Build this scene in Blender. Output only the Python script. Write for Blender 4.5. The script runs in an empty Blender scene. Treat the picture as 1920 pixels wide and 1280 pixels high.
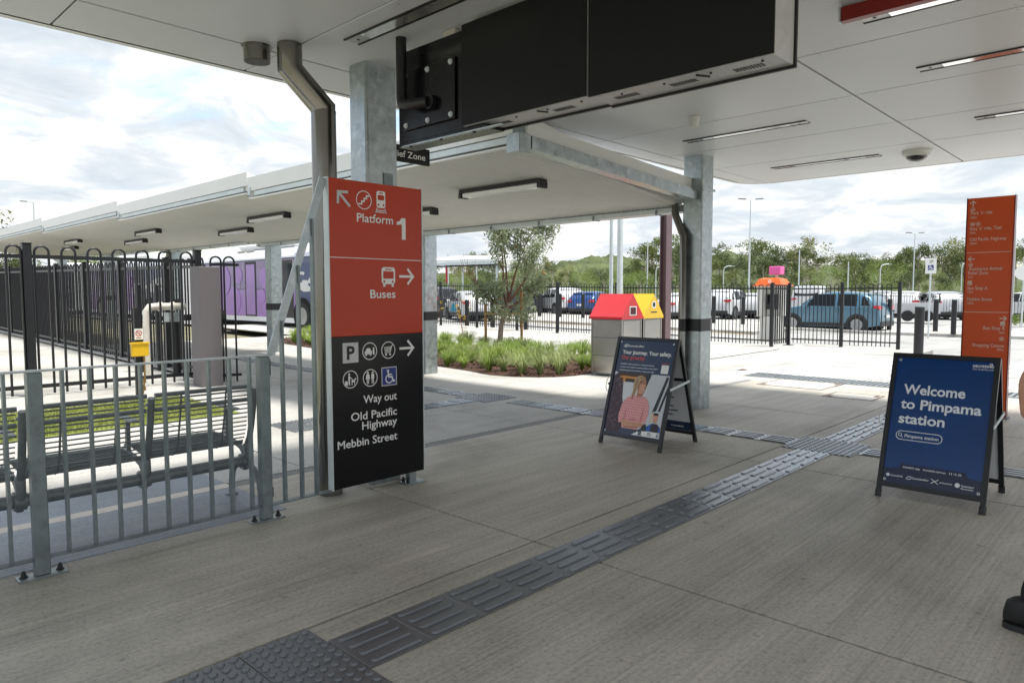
import bpy, bmesh, math, random
from mathutils import Vector, Matrix, noise as mnoise
random.seed(7)
S = bpy.context.scene
C = S.collection
R = math.radians
V = Vector

# ------------------------------------------------------------------ camera
cam = bpy.data.cameras.new('camera'); cam_o = bpy.data.objects.new('camera', cam); C.objects.link(cam_o)
yaw, pit, rol = 0.75866, 0.067794, 0.00152
w_ = V((math.cos(pit)*math.cos(yaw), math.cos(pit)*math.sin(yaw), -math.sin(pit)))
r_ = w_.cross(V((0, 0, 1))).normalized(); d_ = w_.cross(r_)
rr_ = r_*math.cos(rol) + d_*math.sin(rol); dd_ = d_*math.cos(rol) - r_*math.sin(rol)
M = Matrix((rr_, -dd_, -w_)).transposed().to_4x4(); M.translation = V((0, 0, 1.4))
cam_o.matrix_world = M
cam.sensor_width = 36; cam.lens = 24.705; cam.clip_start = 0.05; cam.clip_end = 9000
S.camera = cam_o

# ------------------------------------------------------------------ world, sun, exposure
SUN_AZ, SUN_EL = -62.0, 76.0          # azimuth measured from +X towards +Y
wd = bpy.data.worlds.new('World'); S.world = wd; wd.use_nodes = True
nt = wd.node_tree; nt.nodes.clear()
def N(t, typ, **kw):
    n = t.nodes.new(typ)
    for k, v in kw.items():
        if k.startswith('i_'): n.inputs[int(k[2:])].default_value = v
        else: setattr(n, k, v)
    return n
def ramp(t, stops, src):
    n = t.nodes.new('ShaderNodeValToRGB'); e = n.color_ramp.elements
    while len(e) < len(stops): e.new(0.5)
    for i, (p, c) in enumerate(stops):
        e[i].position = p; e[i].color = (*c, 1) if len(c) == 3 else c
    t.links.new(src, n.inputs[0]); return n
L = nt.links.new
out = N(nt, 'ShaderNodeOutputWorld')
sky = N(nt, 'ShaderNodeTexSky', sky_type='NISHITA'); sky.sun_disc = False
sky.sun_elevation = R(SUN_EL); sky.sun_rotation = R(90 - SUN_AZ); sky.air_density = 1.2; sky.dust_density = 1.0
bg1 = N(nt, 'ShaderNodeBackground'); bg1.inputs[1].default_value = 0.10; L(sky.outputs[0], bg1.inputs[0])
tc = N(nt, 'ShaderNodeTexCoord'); sx = N(nt, 'ShaderNodeSeparateXYZ'); L(tc.outputs['Generated'], sx.inputs[0])
zz = N(nt, 'ShaderNodeMath', operation='MAXIMUM', i_1=0.0); L(sx.outputs[2], zz.inputs[0])
za = N(nt, 'ShaderNodeMath', operation='ADD', i_1=0.16); L(zz.outputs[0], za.inputs[0])
dx_ = N(nt, 'ShaderNodeMath', operation='DIVIDE'); L(sx.outputs[0], dx_.inputs[0]); L(za.outputs[0], dx_.inputs[1])
dy_ = N(nt, 'ShaderNodeMath', operation='DIVIDE'); L(sx.outputs[1], dy_.inputs[0]); L(za.outputs[0], dy_.inputs[1])
cv = N(nt, 'ShaderNodeCombineXYZ', i_2=3.7); L(dx_.outputs[0], cv.inputs[0]); L(dy_.outputs[0], cv.inputs[1])
n1 = N(nt, 'ShaderNodeTexNoise'); n1.inputs['Scale'].default_value = 1.05; n1.inputs['Detail'].default_value = 9; n1.inputs['Roughness'].default_value = 0.56; n1.inputs['Distortion'].default_value = 0.25
L(cv.outputs[0], n1.inputs['Vector'])
hz = N(nt, 'ShaderNodeMapRange'); hz.inputs[1].default_value = 0.0; hz.inputs[2].default_value = 0.22; hz.inputs[3].default_value = 0.10; hz.inputs[4].default_value = 0.0; L(zz.outputs[0], hz.inputs[0])
na = N(nt, 'ShaderNodeMath', operation='ADD'); L(n1.outputs[0], na.inputs[0]); L(hz.outputs[0], na.inputs[1])
mask = ramp(nt, [(0.395, (0, 0, 0)), (0.485, (1, 1, 1))], na.outputs[0])
n2 = N(nt, 'ShaderNodeTexNoise'); n2.inputs['Scale'].default_value = 2.3; n2.inputs['Detail'].default_value = 10; n2.inputs['Roughness'].default_value = 0.60; n2.inputs['Distortion'].default_value = 0.5
L(cv.outputs[0], n2.inputs['Vector'])
ccol = ramp(nt, [(0.34, (0.62, 0.69, 0.76)), (0.46, (0.76, 0.81, 0.86)), (0.535, (0.95, 0.965, 0.98)), (0.66, (1, 1, 1))], n2.outputs[0])
bg2 = N(nt, 'ShaderNodeBackground'); bg2.inputs[1].default_value = 0.45; L(ccol.outputs[0], bg2.inputs[0])
mx = N(nt, 'ShaderNodeMixShader'); L(mask.outputs[0], mx.inputs[0]); L(bg1.outputs[0], mx.inputs[1]); L(bg2.outputs[0], mx.inputs[2]); L(mx.outputs[0], out.inputs[0])
sl = bpy.data.lights.new('sun', 'SUN'); sl.energy = 2.3; sl.angle = R(9); sl.color = (1.0, 0.96, 0.89)
so = bpy.data.objects.new('sun', sl); C.objects.link(so)
sd = V((math.cos(R(SUN_EL))*math.cos(R(SUN_AZ)), math.cos(R(SUN_EL))*math.sin(R(SUN_AZ)), math.sin(R(SUN_EL))))
so.rotation_euler = sd.to_track_quat('Z', 'Y').to_euler(); so.location = sd*50
S.view_settings.view_transform = 'Standard'; S.view_settings.look = 'None'; S.view_settings.gamma = 1
S.view_settings.exposure = 1.33; S.view_settings.use_curve_mapping = False
S.cycles.use_denoising = True
S.cycles.max_bounces = 8; S.cycles.diffuse_bounces = 5; S.cycles.transparent_max_bounces = 12
S.cycles.sample_clamp_indirect = 8.0

# ------------------------------------------------------------------ materials
MATS = {}
def mat(name, col, rough=0.6, metal=0.0, var=0.0, vscale=6.0, bump=0.0, bscale=40.0, stretch=None, spec=0.5, dirt=None, trans=0.0, coords='Object', rvar=0.0, alpha=None, coat=0.0):
    """Principled material with noise-driven colour variation, roughness variation and fine relief."""
    if name in MATS: return MATS[name]
    m = bpy.data.materials.new(name); m.use_nodes = True; MATS[name] = m
    t = m.node_tree; b = t.nodes['Principled BSDF']; lk = t.links.new
    b.inputs['Base Color'].default_value = (*col, 1); b.inputs['Roughness'].default_value = rough
    b.inputs['Metallic'].default_value = metal; b.inputs['Specular IOR Level'].default_value = spec
    if coat: b.inputs['Coat Weight'].default_value = coat; b.inputs['Coat Roughness'].default_value = 0.06
    if trans: b.inputs['Transmission Weight'].default_value = trans
    tcn = N(t, 'ShaderNodeTexCoord'); mp = N(t, 'ShaderNodeMapping'); lk(tcn.outputs[coords], mp.inputs[0])
    if stretch: mp.inputs['Scale'].default_value = stretch
    if var:
        nz = N(t, 'ShaderNodeTexNoise'); nz.inputs['Scale'].default_value = vscale; nz.inputs['Detail'].default_value = 7; nz.inputs['Roughness'].default_value = 0.62
        lk(mp.outputs[0], nz.inputs['Vector'])
        lo = tuple(c*(1-var) for c in col); hi = tuple(min(1, c*(1+var)) for c in col)
        rp = ramp(t, [(0.30, lo), (0.5, col), (0.72, hi)], nz.outputs[0]); last = rp.outputs[0]
        if dirt:
            dcol, damt, dsc = dirt
            nd = N(t, 'ShaderNodeTexNoise'); nd.inputs['Scale'].default_value = dsc; nd.inputs['Detail'].default_value = 5; lk(tcn.outputs[coords], nd.inputs['Vector'])
            dr = ramp(t, [(0.5, (0, 0, 0)), (0.72, (damt,)*3)], nd.outputs[0])
            mxn = N(t, 'ShaderNodeMix', data_type='RGBA'); lk(dr.outputs[0], mxn.inputs[0]); lk(last, mxn.inputs[6]); mxn.inputs[7].default_value = (*dcol, 1); last = mxn.outputs[2]
        lk(last, b.inputs['Base Color'])
        if rvar:
            rr = N(t, 'ShaderNodeMapRange'); rr.inputs[3].default_value = max(0.03, rough-rvar); rr.inputs[4].default_value = rough+rvar; rr.inputs[1].default_value = 0.3; rr.inputs[2].default_value = 0.7
            lk(nz.outputs[0], rr.inputs[0]); lk(rr.outputs[0], b.inputs['Roughness'])
    if bump:
        nb = N(t, 'ShaderNodeTexNoise'); nb.inputs['Scale'].default_value = bscale; nb.inputs['Detail'].default_value = 4
        lk(mp.outputs[0], nb.inputs['Vector']); bp = N(t, 'ShaderNodeBump'); bp.inputs['Strength'].default_value = bump; bp.inputs['Distance'].default_value = 0.01
        lk(nb.outputs[0], bp.inputs['Height']); lk(bp.outputs[0], b.inputs['Normal'])
    return m

def concrete(name, col, streak=(0.35, 9, 1), sbump=0.35, var=0.14, rough=0.75, stain=0.45):
    """Broom-finished concrete: streaks along X, blotches, dark stains and pores."""
    m = bpy.data.materials.new(name); m.use_nodes = True; MATS[name] = m
    t = m.node_tree; b = t.nodes['Principled BSDF']; lk = t.links.new; b.inputs['Roughness'].default_value = rough
    g = N(t, 'ShaderNodeNewGeometry')
    def nz(scale, stretch, detail=6, rg=0.6, dist=0.0):
        mp = N(t, 'ShaderNodeMapping'); mp.inputs['Scale'].default_value = stretch; lk(g.outputs['Position'], mp.inputs[0])
        n = N(t, 'ShaderNodeTexNoise'); n.inputs['Scale'].default_value = scale; n.inputs['Detail'].default_value = detail; n.inputs['Roughness'].default_value = rg; n.inputs['Distortion'].default_value = dist
        lk(mp.outputs[0], n.inputs['Vector']); return n.outputs[0]
    fine = nz(14, (0.07, 4.2, 1), 5, 0.75); med = nz(2.2, (0.16, 2.2, 1), 6, 0.6); blot = nz(0.55, (1, 1, 1), 6, 0.6, 0.4); pore = nz(48, (1, 1, 1), 4, 0.75); spot = nz(13, (1, 1, 1), 4, 0.5)
    def mixm(a, bb, mode, fac=1.0):
        x = N(t, 'ShaderNodeMix', data_type='RGBA', blend_type=mode); x.inputs[0].default_value = fac
        lk(a, x.inputs[6]); lk(bb, x.inputs[7]); return x.outputs[2]
    base = ramp(t, [(0.3, tuple(c*(1-var) for c in col)), (0.7, tuple(min(1, c*(1+var)) for c in col))], med).outputs[0]
    f2 = ramp(t, [(0.32, (0.68, 0.67, 0.65)), (0.5, (0.97, 0.97, 0.97)), (0.68, (1.22, 1.21, 1.18))], fine).outputs[0]
    b2 = ramp(t, [(0.3, (0.70, 0.69, 0.66)), (0.5, (1, 1, 1)), (0.75, (1.12, 1.12, 1.10))], blot).outputs[0]
    p2 = ramp(t, [(0.30, (0.45, 0.45, 0.43)), (0.50, (1, 1, 1)), (0.68, (1.18, 1.18, 1.16))], pore).outputs[0]
    s2 = ramp(t, [(0.66, (1, 1, 1)), (0.75, (1-stain,)*3)], spot).outputs[0]
    last = mixm(mixm(mixm(mixm(base, f2, 'MULTIPLY', streak[0]*2), b2, 'MULTIPLY'), p2, 'MULTIPLY', 0.62), s2, 'MULTIPLY', 0.5)
    lk(last, b.inputs['Base Color'])
    add = N(t, 'ShaderNodeMath', operation='ADD'); lk(fine, add.inputs[0]); lk(pore, add.inputs[1])
    bp = N(t, 'ShaderNodeBump'); bp.inputs['Strength'].default_value = sbump; bp.inputs['Distance'].default_value = 0.006; lk(add.outputs[0], bp.inputs['Height']); lk(bp.outputs[0], b.inputs['Normal'])
    return m

def leafmat(name, col, col2, tr=0.35, rough=0.55):
    m = bpy.data.materials.new(name); m.use_nodes = True; MATS[name] = m
    t = m.node_tree; b = t.nodes['Principled BSDF']; lk = t.links.new; b.inputs['Roughness'].default_value = rough
    g = N(t, 'ShaderNodeNewGeometry'); oi = N(t, 'ShaderNodeObjectInfo')
    n = N(t, 'ShaderNodeTexNoise'); n.inputs['Scale'].default_value = 0.9; n.inputs['Detail'].default_value = 3; lk(g.outputs['Position'], n.inputs['Vector'])
    a = N(t, 'ShaderNodeMath', operation='ADD'); lk(n.outputs[0], a.inputs[0])
    a2 = N(t, 'ShaderNodeMath', operation='MULTIPLY', i_1=0.45); lk(g.outputs['Random Per Island'], a2.inputs[0])
    a3 = N(t, 'ShaderNodeMath', operation='MULTIPLY', i_1=0.55); lk(oi.outputs['Random'], a3.inputs[0])
    a4 = N(t, 'ShaderNodeMath', operation='ADD'); lk(a2.outputs[0], a4.inputs[0]); lk(a3.outputs[0], a4.inputs[1]); lk(a4.outputs[0], a.inputs[1])
    rp = ramp(t, [(0.45, col), (1.05 if False else 1.0, col2)], a.outputs[0])
    lk(rp.outputs[0], b.inputs['Base Color'])
    tl = N(t, 'ShaderNodeBsdfTranslucent'); lk(rp.outputs[0], tl.inputs[0]); mxs = N(t, 'ShaderNodeMixShader'); mxs.inputs[0].default_value = tr
    o = t.nodes['Material Output']; lk(b.outputs[0], mxs.inputs[1]); lk(tl.outputs[0], mxs.inputs[2]); lk(mxs.outputs[0], o.inputs[0])
    return m

concrete('floor', (0.455, 0.425, 0.372), streak=(0.36, 9, 1), sbump=0.45, var=0.17, rough=0.58, stain=0.7)
concrete('plaza', (0.47, 0.46, 0.435), streak=(0.2, 9, 1), sbump=0.3, var=0.08, rough=0.8, stain=0.25)
concrete('path', (0.48, 0.472, 0.445), streak=(0.12, 9, 1), sbump=0.2, var=0.08, rough=0.8, stain=0.2)
concrete('road', (0.36, 0.36, 0.355), streak=(0.1, 9, 1), sbump=0.4, var=0.10, rough=0.85, stain=0.3)
concrete('pad', (0.24, 0.28, 0.33), streak=(0.12, 9, 1), sbump=0.15, var=0.14, rough=0.42, stain=0.5)
concrete('sand', (0.47, 0.46, 0.43), streak=(0.0, 9, 1), sbump=1.0, var=0.14, rough=0.95, stain=0.35)
mat('joint', (0.05, 0.048, 0.045), 0.9)
mat('galv', (0.36, 0.40, 0.41), 0.36, 0.88, var=0.24, vscale=9, rvar=0.12, bump=0.05, bscale=60, dirt=((0.62, 0.65, 0.65), 0.5, 14))
mat('galv_dark', (0.20, 0.235, 0.245), 0.45, 0.6, var=0.25, vscale=16, rvar=0.12, bump=0.04, bscale=80)
mat('galv_light', (0.60, 0.65, 0.66), 0.5, 0.35, var=0.12, vscale=7, rvar=0.1, bump=0.03, bscale=60)
mat('stainless', (0.215, 0.208, 0.19), 0.20, 0.95, var=0.22, vscale=3, rvar=0.08, stretch=(1, 1, 0.25), bump=0.02, bscale=90)
mat('brushed', (0.40, 0.39, 0.365), 0.24, 0.95, var=0.06, vscale=2.5, rvar=0.04)
mat('soffit', (0.595, 0.615, 0.62), 0.40, var=0.035, vscale=1.2, rvar=0.05, bump=0.01, bscale=300)
mat('white_metal', (0.74, 0.745, 0.73), 0.45, var=0.03, vscale=3, rvar=0.06)
mat('cream_sheet', (0.69, 0.685, 0.65), 0.5, var=0.03, vscale=2)
mat('black', (0.008, 0.008, 0.010), 0.45, var=0.2, vscale=12)
mat('black_gloss', (0.005, 0.005, 0.006), 0.25, var=0.2, vscale=9, rvar=0.06, spec=0.3)
mat('black_metal', (0.010, 0.011, 0.014), 0.4, var=0.25, vscale=10)
mat('screen_black', (0.005, 0.0055, 0.006), 0.5, var=0.15, vscale=30, spec=0.25)
mat('bench_grey', (0.20, 0.22, 0.225), 0.42, 0.25, var=0.2, vscale=14)
mat('tile', (0.16, 0.17, 0.18), 0.34, 0.4, var=0.12, vscale=5, rvar=0.06)
mat('tile_reflect', (0.26, 0.27, 0.28), 0.22, 0.65, var=0.12, vscale=5, rvar=0.06)  # lighter tile with the silver reflection put into its colour
mat('sign_red', (0.50, 0.050, 0.018), 0.22, var=0.04, vscale=2, spec=0.25)
mat('sign_orange', (0.60, 0.085, 0.020), 0.3, var=0.05, vscale=2, spec=0.3)
mat('sign_black', (0.007, 0.007, 0.008), 0.22, var=0.1, vscale=4, spec=0.3)
mat('sign_white', (0.80, 0.80, 0.78), 0.4)
mat('sign_grey', (0.56, 0.57, 0.58), 0.4)
mat('sign_blue', (0.010, 0.030, 0.21), 0.3)
mat('print_navy', (0.014, 0.030, 0.075), 0.25, var=0.06, vscale=4)
mat('print_blue', (0.003, 0.048, 0.20), 0.22, var=0.12, vscale=1.5)
mat('print_dark', (0.012, 0.016, 0.055), 0.22)
mat('print_text', (0.78, 0.83, 0.88), 0.4)
mat('print_red', (0.62, 0.08, 0.07), 0.4)
mat('pink', (0.80, 0.36, 0.36), 0.5); mat('pink_dark', (0.22, 0.05, 0.07), 0.5)
mat('skin', (0.62, 0.32, 0.21), 0.5, var=0.06, vscale=20); mat('skin_dark', (0.36, 0.15, 0.09), 0.5)
mat('hair', (0.30, 0.19, 0.10), 0.5, var=0.4, vscale=60, stretch=(1, 6, 1)); mat('hair_light', (0.48, 0.34, 0.19), 0.5)
mat('seat_print', (0.055, 0.032, 0.045), 0.5); mat('seat_line', (0.26, 0.16, 0.18), 0.5)
mat('print_pale', (0.66, 0.68, 0.70), 0.4); mat('print_pale2', (0.54, 0.57, 0.60), 0.4); mat('print_brown', (0.06, 0.035, 0.022), 0.5); mat('print_orange', (0.65, 0.26, 0.04), 0.4)
mat('print_royal', (0.02, 0.10, 0.42), 0.4)
mat('red_bin', (0.60, 0.022, 0.032), 0.24, var=0.05, vscale=3, coat=0.3)
mat('yellow_bin', (0.80, 0.50, 0.015), 0.26, var=0.04, vscale=3, coat=0.3)
mat('yellow', (0.80, 0.48, 0.01), 0.45)
mat('cabinet', (0.17, 0.155, 0.162), 0.5, 0.2, var=0.1, vscale=200)
mat('maroon', (0.16, 0.105, 0.115), 0.5, 0.2, var=0.08, vscale=5)
mat('timber', (0.40, 0.20, 0.075), 0.75, var=0.35, vscale=5, stretch=(6, 6, 0.6), bump=0.2, bscale=30)
mat('hessian', (0.52, 0.36, 0.16), 0.9, var=0.2, vscale=30)
mat('bark', (0.26, 0.20, 0.16), 0.9, var=0.4, vscale=9, bump=0.5, bscale=14, stretch=(2, 2, 0.5), dirt=((0.44, 0.40, 0.36), 0.6, 6))
mat('bark_red', (0.17, 0.075, 0.045), 0.85, var=0.35, vscale=9)
mat('gum_bark', (0.42, 0.38, 0.32), 0.9, var=0.35, vscale=3)
mat('mulch', (0.060, 0.030, 0.020), 0.95, var=0.6, vscale=30, bump=1.0, bscale=25)
mat('mulch_chip', (0.115, 0.052, 0.030), 0.9, var=0.55, vscale=20)
mat('dirt', (0.20, 0.19, 0.12), 0.95, var=0.3, vscale=0.6, bump=0.5, bscale=4)
mat('white_paint', (0.78, 0.78, 0.76), 0.6, var=0.06, vscale=4); mat('yellow_paint', (0.70, 0.42, 0.03), 0.7, var=0.2, vscale=6)
mat('tyre', (0.018, 0.018, 0.019), 0.8); mat('alloy', (0.36, 0.37, 0.38), 0.3, 0.85); mat('well', (0.006, 0.006, 0.006), 0.9)
mat('glass', (0.006, 0.008, 0.009), 0.07, spec=0.35); mat('glass_green', (0.06, 0.10, 0.10), 0.06, spec=0.9)
mat('plastic_dark', (0.025, 0.026, 0.028), 0.6); mat('lamp_red', (0.50, 0.01, 0.015), 0.2, coat=0.5); mat('lamp_white', (0.75, 0.76, 0.78), 0.15, coat=0.5)
mat('paint_blue', (0.080, 0.185, 0.26), 0.28, 0.45, coat=0.8); mat('paint_white', (0.60, 0.61, 0.62), 0.25, coat=0.8); mat('paint_silver', (0.45, 0.46, 0.48), 0.28, 0.5, coat=0.8)
mat('paint_dark', (0.03, 0.035, 0.045), 0.22, 0.2, coat=0.8); mat('paint_royal', (0.012, 0.065, 0.24), 0.22, 0.2, coat=0.8); mat('paint_red', (0.40, 0.02, 0.025), 0.22, coat=0.8); mat('teal', (0.0, 0.36, 0.55), 0.3)
mat('bus_purple', (0.32, 0.16, 0.50), 0.22, var=0.18, vscale=0.7, coat=0.5); mat('bus_lilac', (0.33, 0.16, 0.52), 0.25, coat=0.4); mat('bus_glass', (0.13, 0.055, 0.23), 0.06, spec=0.8, coat=0.6)
mat('bus_navy', (0.010, 0.035, 0.13), 0.2, coat=0.5); mat('bus_white', (0.76, 0.77, 0.78), 0.3, coat=0.3); mat('photo_grey', (0.42, 0.33, 0.36), 0.4)
mat('kiosk_orange', (0.80, 0.15, 0.025), 0.35); mat('kiosk_pink', (0.80, 0.13, 0.42), 0.35); mat('kiosk_white', (0.72, 0.71, 0.66), 0.5)
mat('pipe_cream', (0.66, 0.62, 0.54), 0.5, var=0.08)
mat('brass', (0.35, 0.22, 0.08), 0.35, 0.8, var=0.3, vscale=30)
mat('diffuser', (0.88, 0.88, 0.87), 0.12, 0.85); mat('light_steel', (0.42, 0.42, 0.41), 0.35, 0.6)
mat('white_plastic', (0.68, 0.68, 0.66), 0.4); mat('beige_plastic', (0.50, 0.48, 0.42), 0.5); mat('dome', (0.02, 0.02, 0.022), 0.08, coat=0.8)
mat('flower', (0.75, 0.28, 0.04), 0.7); mat('flower_yellow', (0.85, 0.62, 0.02), 0.7); mat('trouser', (0.010, 0.010, 0.012), 0.8, var=0.2, vscale=30); mat('shirt', (0.03, 0.035, 0.05), 0.8)
mat('shoe', (0.014, 0.014, 0.015), 0.6, var=0.3, vscale=40, bump=0.3, bscale=90)
mat('hedge_green', (0.10, 0.16, 0.03), 0.8, var=0.4, vscale=8)
mat('tail_white', (0.7, 0.7, 0.7), 0.4)
leafmat('leaf_bank', (0.055, 0.080, 0.038), (0.27, 0.31, 0.18))
leafmat('leaf_gum', (0.034, 0.052, 0.014), (0.165, 0.20, 0.058), 0.3)
leafmat('leaf_gum_pale', (0.075, 0.095, 0.034), (0.26, 0.275, 0.105), 0.35)
leafmat('leaf_bright', (0.050, 0.090, 0.016), (0.17, 0.24, 0.045), 0.3)
leafmat('leaf_dark', (0.022, 0.038, 0.012), (0.10, 0.135, 0.042), 0.25)
leafmat('blade', (0.075, 0.13, 0.016), (0.28, 0.38, 0.075), 0.35)
leafmat('blade_pale', (0.11, 0.15, 0.045), (0.34, 0.40, 0.16), 0.3)
leafmat('lawn', (0.13, 0.19, 0.025), (0.34, 0.36, 0.10), 0.25)

# ------------------------------------------------------------------ mesh helpers
def woff(p):
    o = V((0, 0, 0))
    while p: o += p.location; p = p.parent
    return o
class MB:
    def __init__(s): s.v = []; s.f = []; s.mi = []; s.sm = []
    def add(s, vs, fs, mi=0, smooth=False):
        b = len(s.v); s.v += [tuple(x) for x in vs]
        for f in fs: s.f.append(tuple(b+i for i in f)); s.mi.append(mi); s.sm.append(smooth)
        return s
    def box(s, a, b, mi=0, rot=None, c=None, bev=0.0):
        (x0, y0, z0), (x1, y1, z1) = a, b
        if bev > 0:
            e = min(bev, (x1-x0)*.45, (y1-y0)*.45, (z1-z0)*.45); vs = []; 
            for zz_, ins in ((z0, e), (z0+e, 0), (z1-e, 0), (z1, e)):
                for (px, py) in ((x0+ins+ (e if not ins else e*0.0), y0+ins), (x1-ins-(e if not ins else 0), y0+ins), (x1-ins, y0+ins+(e if not ins else 0)), (x1-ins, y1-ins-(e if not ins else 0)), (x1-ins-(e if not ins else 0), y1-ins), (x0+ins+(e if not ins else 0), y1-ins), (x0+ins, y1-ins-(e if not ins else 0)), (x0+ins, y0+ins+(e if not ins else 0))):
                    vs.append(V((px, py, zz_)))
            fs = []
            for k in range(3):
                for i in range(8): j = (i+1) % 8; fs.append((k*8+i, k*8+j, k*8+8+j, k*8+8+i))
            fs.append(tuple(range(7, -1, -1))); fs.append(tuple(range(24, 32)))
        else:
            vs = [V(p) for p in ((x0, y0, z0), (x1, y0, z0), (x1, y1, z0), (x0, y1, z0), (x0, y0, z1), (x1, y0, z1), (x1, y1, z1), (x0, y1, z1))]
            fs = [(3, 2, 1, 0), (4, 5, 6, 7), (0, 1, 5, 4), (1, 2, 6, 5), (2, 3, 7, 6), (3, 0, 4, 7)]
        if rot is not None:
            c = V(c) if c is not None else V(((x0+x1)/2, (y0+y1)/2, (z0+z1)/2))
            vs = [rot @ (p-c) + c for p in vs]
        return s.add(vs, fs, mi)
    def bar(s, p, q, wx, wy, mi=0, up=(0, 0, 1)):
        """Rectangular bar from p to q."""
        p, q = V(p), V(q); d = (q-p).normalized(); u = V(up)
        if abs(d.dot(u)) > 0.98: u = V((1, 0, 0))
        a = d.cross(u).normalized(); b = a.cross(d)
        vs = [e + a*sx*wx/2 + b*sy*wy/2 for e in (p, q) for sx, sy in ((-1, -1), (1, -1), (1, 1), (-1, 1))]
        return s.add(vs, [(3, 2, 1, 0), (4, 5, 6, 7), (0, 1, 5, 4), (1, 2, 6, 5), (2, 3, 7, 6), (3, 0, 4, 7)], mi)
    def tube(s, pts, r, n=10, mi=0, caps=True, smooth=True):
        pts = [V(p) for p in pts]; rs = r if isinstance(r, (list, tuple)) else [r]*len(pts)
        rings = []; ref = None
        for i, p in enumerate(pts):
            d = ((pts[i+1]-p).normalized() if i+1 < len(pts) else V((0, 0, 0))) + ((p-pts[i-1]).normalized() if i else V((0, 0, 0)))
            d.normalize(); 
            u = ref if ref is not None else (V((0, 0, 1)) if abs(d.z) < 0.9 else V((1, 0, 0)))
            a = d.cross(u); a = a.normalized() if a.length > 1e-6 else V((1, 0, 0)); b = a.cross(d).normalized(); ref = b
            k = 1.0
            if 0 < i < len(pts)-1:
                cs = (pts[i+1]-p).normalized().dot((p-pts[i-1]).normalized()); k = 1/max(0.6, math.sqrt((1+cs)/2))
            rings.append([p + (a*math.cos(2*math.pi*j/n) + b*math.sin(2*math.pi*j/n))*rs[i]*(k if k < 1.3 else 1.15) for j in range(n)])
        vs = [x for rg in rings for x in rg]; fs = []
        for i in range(len(pts)-1):
            for j in range(n): k = (j+1) % n; fs.append((i*n+j, i*n+k, (i+1)*n+k, (i+1)*n+j))
        s.add(vs, fs, mi, smooth)
        if caps:
            s.add(rings[0], [tuple(range(n-1, -1, -1))], mi); s.add(rings[-1], [tuple(range(n))], mi)
        return s
    def lathe(s, prof, c=(0, 0, 0), n=16, mi=0, axis='z', smooth=True):
        vs = []; fs = []; c = V(c)
        for (r, h) in prof:
            for j in range(n):
                a = 2*math.pi*j/n; x, y = r*math.cos(a), r*math.sin(a)
                vs.append(c + (V((x, y, h)) if axis == 'z' else V((x, h, y)) if axis == 'y' else V((h, x, y))))
        for i in range(len(prof)-1):
            for j in range(n): k = (j+1) % n; fs.append((i*n+j, i*n+k, (i+1)*n+k, (i+1)*n+j))
        s.add(vs, fs, mi, smooth)
        m = len(prof)-1
        if prof[0][0] > 1e-5: s.add(vs[:n], [tuple(range(n-1, -1, -1))], mi)
        if prof[m][0] > 1e-5: s.add(vs[m*n:], [tuple(range(n))], mi)
        return s
    def prism(s, poly, d, mi=0):
        """Closed polygon (3-D points) extruded by vector d."""
        n = len(poly); d = V(d); vs = [V(p) for p in poly] + [V(p)+d for p in poly]
        return s.add(vs, [tuple(range(n-1, -1, -1)), tuple(range(n, 2*n))] + [(i, (i+1) % n, n+(i+1) % n, n+i) for i in range(n)], mi)
    def build(s, name, m, parent=None, label=None, world=True):
        me = bpy.data.meshes.new(name); off = woff(parent) if world else V((0, 0, 0))
        me.from_pydata([V(p)-off for p in s.v], [], s.f)
        ms = m if isinstance(m, (list, tuple)) else [m]
        for x in ms: me.materials.append(MATS[x] if isinstance(x, str) else x)
        me.polygons.foreach_set('material_index', s.mi); me.polygons.foreach_set('use_smooth', s.sm)
        bm = bmesh.new(); bm.from_mesh(me); bmesh.ops.recalc_face_normals(bm, faces=bm.faces[:]) if len(me.polygons) < 60000 else None; bm.to_mesh(me); bm.free()
        if any(s.sm): me.set_sharp_from_angle(angle=R(42))
        o = bpy.data.objects.new(name, me); C.objects.link(o)
        if parent: o.parent = parent
        if label: o['label'] = label
        return o
def tag(o, label=None, cat=None, group=None, kind=None):
    for k, v in (('label', label), ('category', cat), ('group', group), ('kind', kind)):
        if v: o[k] = v
    return o
def thing(name, label, cat, loc=(0, 0, 0), group=None):
    o = bpy.data.objects.new(name, None); C.objects.link(o); o.location = loc; o.empty_display_size = 0.1
    return tag(o, label, cat, group)
def share(o, loc, parent=None, rot=None, name=None, scale=None):
    """Another object with the same mesh."""
    c = bpy.data.objects.new(name or o.name.split('.')[0], o.data); C.objects.link(c); c.location = V(loc) - (woff(parent) if parent else V((0, 0, 0)))
    if rot: c.rotation_euler = rot
    if scale: c.scale = scale
    c.parent = parent; return c
def copy_tree(o, parent=None):
    c = o.copy(); C.objects.link(c); c.parent = parent
    for k in ('label',):
        if parent is None and k in c: del c[k]
    for ch in o.children: copy_tree(ch, c)
    return c
def struct(o): return tag(o, kind='structure')
def gz(y): return 0.015*min(max(0.0, y-8.5), 20.0)

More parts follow.
